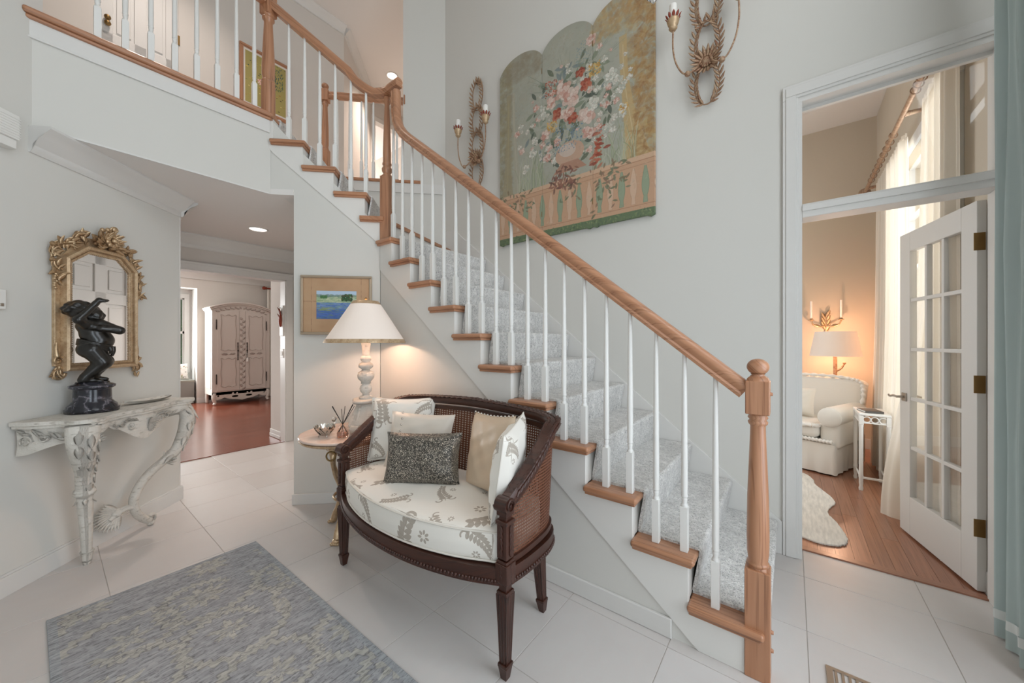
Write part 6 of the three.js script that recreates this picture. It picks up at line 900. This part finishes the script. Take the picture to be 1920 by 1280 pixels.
  one('cowhide_rug', 'white cowhide rug with dark edge hairs on the study floor', 'rug', boxUV(hg), std('#ffffff', 0.95, { map: tex(256, 256, (u, v) => { const n = fbm(u, v, 10, 60, 3, 2), k = 0.86 + 0.18 * n; return [238 * k, 232 * k, 222 * k]; }, 1.5, 1.5) }), [3.8, 0, -0.3]);
}
// ---------- dining room ----------
{
  const t = thing('armoire', 'tall cream painted armoire with arched top and carved doors in the far room', 'armoire', [2.535, 0, -9.12]), w = 0.5, m = MT.armoire;
  const arch = (x) => 1.92 + 0.16 * (1 - Math.pow(Math.abs(x) / 0.54, 2)) * 0.95, top = []; for (let i = 0; i <= 24; i++) { const x = lerp(w, -w, i / 24); top.push([x, arch(x) - 0.03]); }
  part('body', slab([[-w, 0.2], [w, 0.2], ...top], null, [0, 0, 0], [1, 0], -0.52), m, t);
  for (const [o, y0, y1] of [[0.045, -0.005, 0.025], [0.03, -0.03, -0.005], [0.012, -0.05, -0.03]]) { const a = [], b = []; for (let i = 0; i <= 24; i++) { const x = lerp(-w - o, w + o, i / 24), y = arch(x * w / (w + o)); a.push([x, y + y0]); b.unshift([x, y + y1]); } part('cornice', slab([...a, ...b], null, [0, 0, o], [1, 0], -0.52 - o, 0.003), m, t); }
  for (const s of [-1, 1]) {
    const dg = sub('door', t), xa = s < 0 ? -0.42 : 0.055, xb = s < 0 ? -0.055 : 0.42, xm = (xa + xb) / 2, tp = (x) => arch(x) - 0.15;
    const pts = [[xa, 0.28], [xb, 0.28]]; for (let i = 0; i <= 8; i++) { const x = lerp(xb, xa, i / 8); pts.push([x, tp(x)]); } part('door_leaf', slab(pts, null, [0, 0, 0.014], [1, 0], -0.016, 0.003), m, dg);
    const panel = (y0, y1, hi) => { const p = [], a = xa + 0.06, b = xb - 0.06; for (let i = 0; i <= 10; i++) p.push(V(lerp(a, b, i / 10), y0 + 0.012 * Math.cos(i / 10 * 4 * PI), 0.016)); for (let i = 0; i <= 8; i++) p.push(V(b - 0.01 * Math.sin(i / 8 * PI * 3) * 0.6, lerp(y0 + 0.03, y1 - 0.03, i / 8), 0.016)); for (let i = 0; i <= 10; i++) p.push(V(lerp(b, a, i / 10), y1 + 0.014 * Math.cos(i / 10 * 4 * PI), 0.016)); for (let i = 0; i <= 8; i++) p.push(V(a + 0.01 * Math.sin(i / 8 * PI * 3) * 0.6, lerp(y1 - 0.03, y0 + 0.03, i / 8), 0.016)); part('panel_moulding', tube(p, 0.008, 6, 110, true), MT.armoireDark, dg); };
    panel(0.36, 0.93); panel(1.10, tp(xm) - 0.08); const lf = []; for (let i = 0; i < 12; i++) lf.push(tf(leaf(0.06, 0.024, 0.2, 0.3), { p: [xm + (i - 5.5) * 0.012, 1.015, 0.014], r: [0.1, 0, (i < 6 ? 1.3 : -1.3) + 0.4 * Math.sin(i * 2)] })); part('carving', mg(lf), MT.armoireDark, dg).userData.kind = 'stuff';
    const hx = s < 0 ? xb - 0.025 : xa + 0.025; part('escutcheon', mg([bx(0.016, 0.36, 0.006, hx, 1.08, 0.02, 0.002), ball(0.014, hx, 1.09, 0.026, 1, 1.6, 0.6, 8), ...[0.9, 1.0, 1.17, 1.25].map((y) => ball(0.012, hx, y, 0.02, 1, 1, 0.5, 7))]), MT.iron, dg); for (const y of [0.42, 1.52]) part('hinge', cyl(0.008, 0.008, 0.2, s * 0.435, y, 0.018, 8), MT.iron, dg);
    part('foot', mg([tube([V(s * 0.46, 0.24, -0.03), V(s * 0.475, 0.13, -0.01), V(s * 0.45, 0.04, -0.02), V(s * 0.465, 0.02, 0.0)], (q) => 0.04 - 0.02 * q, 9, 20), ball(0.028, s * 0.465, 0.026, 0.0, 1, 0.9, 1, 10)]), m, t); part('foot', tube([V(s * 0.47, 0.24, -0.49), V(s * 0.475, 0.12, -0.49), V(s * 0.47, 0.004, -0.49)], 0.03, 8, 8), m, t); part('side_panel', span(s * 0.5, s * 0.508, 0.32, 0.95, -0.44, -0.08, 0.003), m, t); part('side_panel', span(s * 0.5, s * 0.508, 1.05, 1.78, -0.44, -0.08, 0.003), m, t);
  }
  const lf = []; for (let i = 0; i < 26; i++) lf.push(tf(leaf(0.07, 0.05, 0.1, 0.2), { p: [0, 0.28 + i * 0.058, 0.014], r: [0, 0, i % 2 ? 0.7 : -0.7] })); part('centre_stile', mg([span(-0.05, 0.05, 0.28, 1.92, 0, 0.012, 0.003)]), m, t); part('stile_carving', mg(lf), MT.armoireDark, t).userData.kind = 'stuff';
  const fr = []; for (let i = 0; i < 30; i++) { const x = lerp(-0.4, 0.4, i / 29); fr.push(tf(leaf(0.06, 0.03, 0.2, 0.3), { p: [x, arch(x) - 0.11, 0.002], r: [0.1, 0, (x < 0 ? 1.2 : -1.2) + 0.6 * Math.sin(i * 2.1)] })); } part('frieze_carving', mg(fr), MT.armoireDark, t).userData.kind = 'stuff';
  const ap = [[-0.5, 0.26], [-0.5, 0.12], [-0.40, 0.10], [-0.30, 0.14], [-0.2, 0.10], [-0.08, 0.08], [0, 0.06], [0.08, 0.08], [0.2, 0.10], [0.3, 0.14], [0.4, 0.10], [0.5, 0.12], [0.5, 0.26]]; const hole = (x, y, rx, ry) => [...Array(10)].map((_, i) => [x + Math.cos(i / 10 * 2 * PI) * rx, y + Math.sin(i / 10 * 2 * PI) * ry]); part('apron', slab(ap, [hole(-0.4, 0.18, 0.018, 0.018), hole(0.4, 0.18, 0.018, 0.018), hole(-0.12, 0.15, 0.06, 0.022), hole(0.12, 0.15, 0.06, 0.022), hole(-0.16, 0.215, 0.018, 0.015), hole(0.16, 0.215, 0.018, 0.015), hole(-0.09, 0.215, 0.014, 0.012), hole(0.09, 0.215, 0.014, 0.012)], [0, 0, 0.0], [1, 0], -0.02, 0.002), m, t); part('back_panel', span(-0.49, 0.49, 0.06, 0.21, -0.5, -0.48), MT.iron, t);
  const ts = thing('tassel', 'white key tassel hanging on the armoire door', 'tassel', [2.615, 0.86, -9.092]); part('cord', cyl(0.002, 0.002, 0.1, 0, 0.08, 0.004, 6), MT.candle, ts); part('skirt', lathe([[0.022, 0], [0.016, 0.06], [0.008, 0.08], [0, 0.085]], 12).translate(0, 0, 0.012), MT.candle, ts);
  const bn = thing('window_bench', 'grey skirted bench in the dining window alcove', 'bench', [1.1, 0, -10.0]); part('cover', grid(80, 6, (u, v) => { const a = u * 4, i = Math.floor(a) % 4, f = a - Math.floor(a), c = [[-0.8, 0.18], [0.8, 0.18], [0.8, -0.18], [-0.8, -0.18]], p = c[i], q = c[(i + 1) % 4]; return V(lerp(p[0], q[0], f), lerp(0.01, 0.48, v), lerp(p[1], q[1], f) + 0.006 * Math.sin(f * 30) * (1 - v)); }), std('#8f8f8a', 0.95), bn); part('seat', span(-0.805, 0.805, 0.44, 0.485, -0.185, 0.185, 0.012), std('#99998f', 0.95), bn);
  const fb = paint(256, 256, (c, a, b) => { c.fillStyle = '#eeeae4'; c.fillRect(0, 0, a, b); let sd = 4; const r = () => { sd = (sd * 1103515245 + 12345) & 0x7fffffff; return sd / 0x7fffffff; }; for (let i = 0; i < 40; i++) { c.fillStyle = ['#b5524a', '#c98a6a', '#6a4a5a', '#8a8f6a', '#4a4038'][i % 5]; c.globalAlpha = 0.75; c.beginPath(); c.ellipse(r() * a, r() * b, 5 + r() * 12, 4 + r() * 8, r() * 3, 0, 7); c.fill(); } }, true);
  const cw = thing('throw_cushion', 'white cushion with dark flower print on the window bench', 'cushion', [1.66, 0.487, -9.98], 0.15); part('cover', boxUV(pillowGeo(0.36, 0.34, 0.12)[0], 3).rotateX(-0.2).translate(0, 0.165, 0), std('#ffffff', 0.9, { map: fb }), cw);
  const cr = thing('curtain_rod', 'dark carved curtain rod at the dining room wall', 'curtain rod', [3.3, 2.51, -9.62]); part('rod', cyl(0.016, 0.016, 0.5).rotateZ(-PI / 2).translate(-0.15, 0, 0), MT.red, cr); part('finial', lathe([[0, 0.10], [0.03, 0.085], [0.042, 0.055], [0.03, 0.03], [0.036, 0.015], [0.018, 0]], 14).rotateZ(PI / 2).translate(-0.15, 0, 0), MT.red, cr); part('bracket', span(-0.01, 0.01, -0.02, 0.02, -0.13, 0.0, 0.003), MT.red, cr);
  const cu = thing('curtain', 'off-white curtain right of the armoire top', 'curtain', [3.36, 0, -9.64]); part('drape', grid(60, 8, (u, v) => V(lerp(-0.2, 0.25, u), lerp(0.01, 2.48, v), 0.03 * Math.sin(u * 30))), MT.linen, cu);
  const pq = thing('wall_plaque', 'white plaque with red-brown ornament beside the dining opening', 'plaque', [1.873, 1.35, -5.20], -PI / 2); part('plate', span(-0.055, 0.055, 0, 0.39, 0.0, 0.012, 0.004), MT.plastic, pq); part('ornament', mg([ball(0.028, 0, 0.2, 0.02, 1, 3.0, 0.8, 12), ...[0, 1, 2, 3].map((i) => tf(leaf(0.1, 0.04, 0.3, 0.3), { p: [0, 0.16 + i * 0.04, 0.022], r: [0, 0, i % 2 ? 0.4 : -0.4] }))]), MT.red, pq); part('glass_crest', mg([-0.6, -0.2, 0.2, 0.6].map((a) => tf(leaf(0.08, 0.03, 0.2, 0.2), { p: [0, 0.30, 0.014], r: [0.1, 0, a] }))), MT.silver, pq);
  const sw = thing('light_switch', 'white double light switch below the plaque', 'switch', [1.873, 1.07, -5.20], -PI / 2); part('plate', span(-0.05, 0.05, 0, 0.115, 0, 0.007, 0.003), MT.plastic, sw); for (const x of [-0.02, 0.02]) part('rocker', span(x - 0.012, x + 0.012, 0.03, 0.085, 0.006, 0.012, 0.002), MT.plastic, sw);
  const hd = thing('hedge', 'green hedge outside the dining window', 'hedge', [1.0, 0, -11.6]), lv = leaf(0.09, 0.05, 0.2, 0.05), im = new THREE.InstancedMesh(lv, std('#5f8a48', 0.8), 2600), mm = new THREE.Matrix4(); for (let i = 0; i < 2600; i++) { mm.compose(V(rr(-1.6, 1.6), rr(0.0, 2.6), rr(-0.25, 0.25)), new THREE.Quaternion().setFromEuler(new THREE.Euler(rr(0, 6), rr(0, 6), rr(0, 6))), V(1, 1, 1).multiplyScalar(rr(0.8, 1.6))); im.setMatrixAt(i, mm); } im.name = 'foliage'; im.userData.kind = 'stuff'; shade(im); hd.add(im); part('core', bx(3.1, 2.3, 0.3, 0, 1.15, 0, 0.1), std('#3d5a32', 0.9), hd);
}
// ---------- small things of the entry ----------
function downlight(label, x, y, z, color, I) {
  const t = thing('recessed_light', label, 'ceiling light', [x, y, z]); part('trim_ring', lathe([[0.072, -0.001], [0.092, -0.001], [0.094, -0.006], [0.084, -0.012], [0.072, -0.004]], 30), MT.plastic, t); part('lens', cyl(0.072, 0.072, 0.003, 0, -0.005, 0, 30), std('#fffaf0', 0.5, { emissive: new THREE.Color(color), emissiveIntensity: 3.5 }), t);
  const l = new THREE.SpotLight(color, I, 0, 0.95, 0.8, 2); l.name = 'downlight_beam'; l.position.set(0, -0.03, 0); l.target.position.set(0, -2, 0); l.castShadow = true; l.shadow.radius = 4; t.add(l); t.add(l.target); return t;
}
downlight('round recessed light glowing in the low hall ceiling', 1.334, 2.43, -4.317, '#fff0e6', 5.5);
downlight('round recessed light in the upper hall ceiling over the closet door', 0.6, H, -4.0, '#ffeee2', 9);
downlight('round recessed light glowing in the upper hall ceiling above the stair turn', 3.36, H, -5.0, '#ffe9da', 17);
{
  const p = onD(2.045, 0), ch = thing('door_chime', 'white door chime box high on the left wall', 'chime', [p[0], 2.25, p[1]], PI / 4); part('box', mg([span(-0.07, 0.045, 0, 0.045, 0.0, 0.05, 0.003), span(-0.07, 0.05, 0.045, 0.17, 0, 0.06, 0.005)]), MT.plastic, ch); for (let i = 0; i < 8; i++) part('grille_slat', span(-0.06, 0.051, 0.055 + i * 0.013, 0.06 + i * 0.013, 0.055, 0.0625, 0.001), MT.plastic, ch);
  const q = onD(2.03, 0), th = thing('thermostat', 'small white wall control at the left frame edge', 'thermostat', [q[0], 1.44, q[1]], PI / 4); part('case', span(-0.05, 0.047, 0, 0.1, 0, 0.02, 0.005), MT.plastic, th); part('button', span(0.02, 0.035, 0.015, 0.03, 0.019, 0.023, 0.002), MT.nickel, th);
  // teal curtain at the right
  const tc = thing('curtain', 'pale teal curtain with a white hem band at the right edge', 'curtain', [2.3, 0, 0.74]); const cf = (u, v) => V(lerp(-0.12, 0.26, u), 0, 0.035 * Math.sin(u * 26 + 0.4 * Math.sin(v * 3)) + 0.012 * Math.sin(u * 61)); const pc = (y0, y1, m, n, o = 0) => part(n, grid(90, 6, (u, v) => { const q2 = cf(u, lerp(y0, y1, v)); return V(q2.x, lerp(y0, y1, v), q2.z - o); }), m, tc); pc(0.008, 5.0, MT.teal, 'drape'); pc(0.085, 0.125, MT.tealBand, 'hem_band', 0.002);
  const vr = thing('floor_register', 'small grey metal floor vent at the bottom edge', 'vent', [1.83, 0, 0.245], 0); part('frame', mg([span(-0.06, 0.06, 0.0, 0.005, -0.14, -0.12), span(-0.06, 0.06, 0, 0.005, 0.12, 0.14), span(-0.06, -0.045, 0, 0.005, -0.12, 0.12), span(0.045, 0.06, 0, 0.005, -0.12, 0.12)]), MT.nickel, vr); for (let i = 0; i < 12; i++) part('slat', span(-0.045, 0.045, 0.001, 0.004, -0.115 + i * 0.02, -0.107 + i * 0.02), MT.nickel, vr);
  // crystal drop of the entry chandelier
  const cd = thing('chandelier', 'crystal drop hanging at the top edge beside the painted screen', 'chandelier', [1.64, 2.765, -0.482]); const gm = phys('#ffffff', 0.02, { transmission: 1, thickness: 0.05, ior: 1.5 }); const oct = (y0, y1, y2, r) => { const g = lathe([[0, y0], [r, y1], [r * 0.8, y2], [0, y2 + 0.004]], 8).toNonIndexed(); g.computeVertexNormals(); return g; };
  part('crystal', oct(0, 0.035, 0.075, 0.03), gm, cd, 'faceted clear crystal'); part('crystal', oct(0.09, 0.11, 0.13, 0.018), gm, cd); part('hook', cyl(0.0015, 0.0015, 0.17, 0, 0.075, 0, 6), MT.silver, cd); part('hub', lathe([[0, 0.24], [0.03, 0.25], [0.045, 0.28], [0.02, 0.33], [0.015, 0.6], [0.03, 0.62], [0, 0.64]], 20), MT.silver, cd); part('chain', cyl(0.004, 0.004, 2.06, 0, 0.63, 0, 8), MT.silver, cd); part('ceiling_rose', lathe([[0, 2.68], [0.05, 2.685], [0.06, 2.714], [0, 2.714]], 20), MT.silver, cd);
  for (let i = 0; i < 6; i++) { const a = i / 6 * 2 * PI + 0.3; const ar = sub('arm', cd, [0, 0, 0], a); part('branch', tube([V(0.02, 0.30, 0), V(0.12, 0.25, 0), V(0.22, 0.28, 0), V(0.25, 0.36, 0)], 0.007, 7, 20), MT.silver, ar); part('candle_sleeve', cyl(0.011, 0.011, 0.09, 0.25, 0.37, 0, 10), MT.candle, ar); part('crystal', oct(0.19, 0.215, 0.245, 0.016).translate(0.2, 0, 0), gm, ar); }
}
renderer.render(scene, camera);
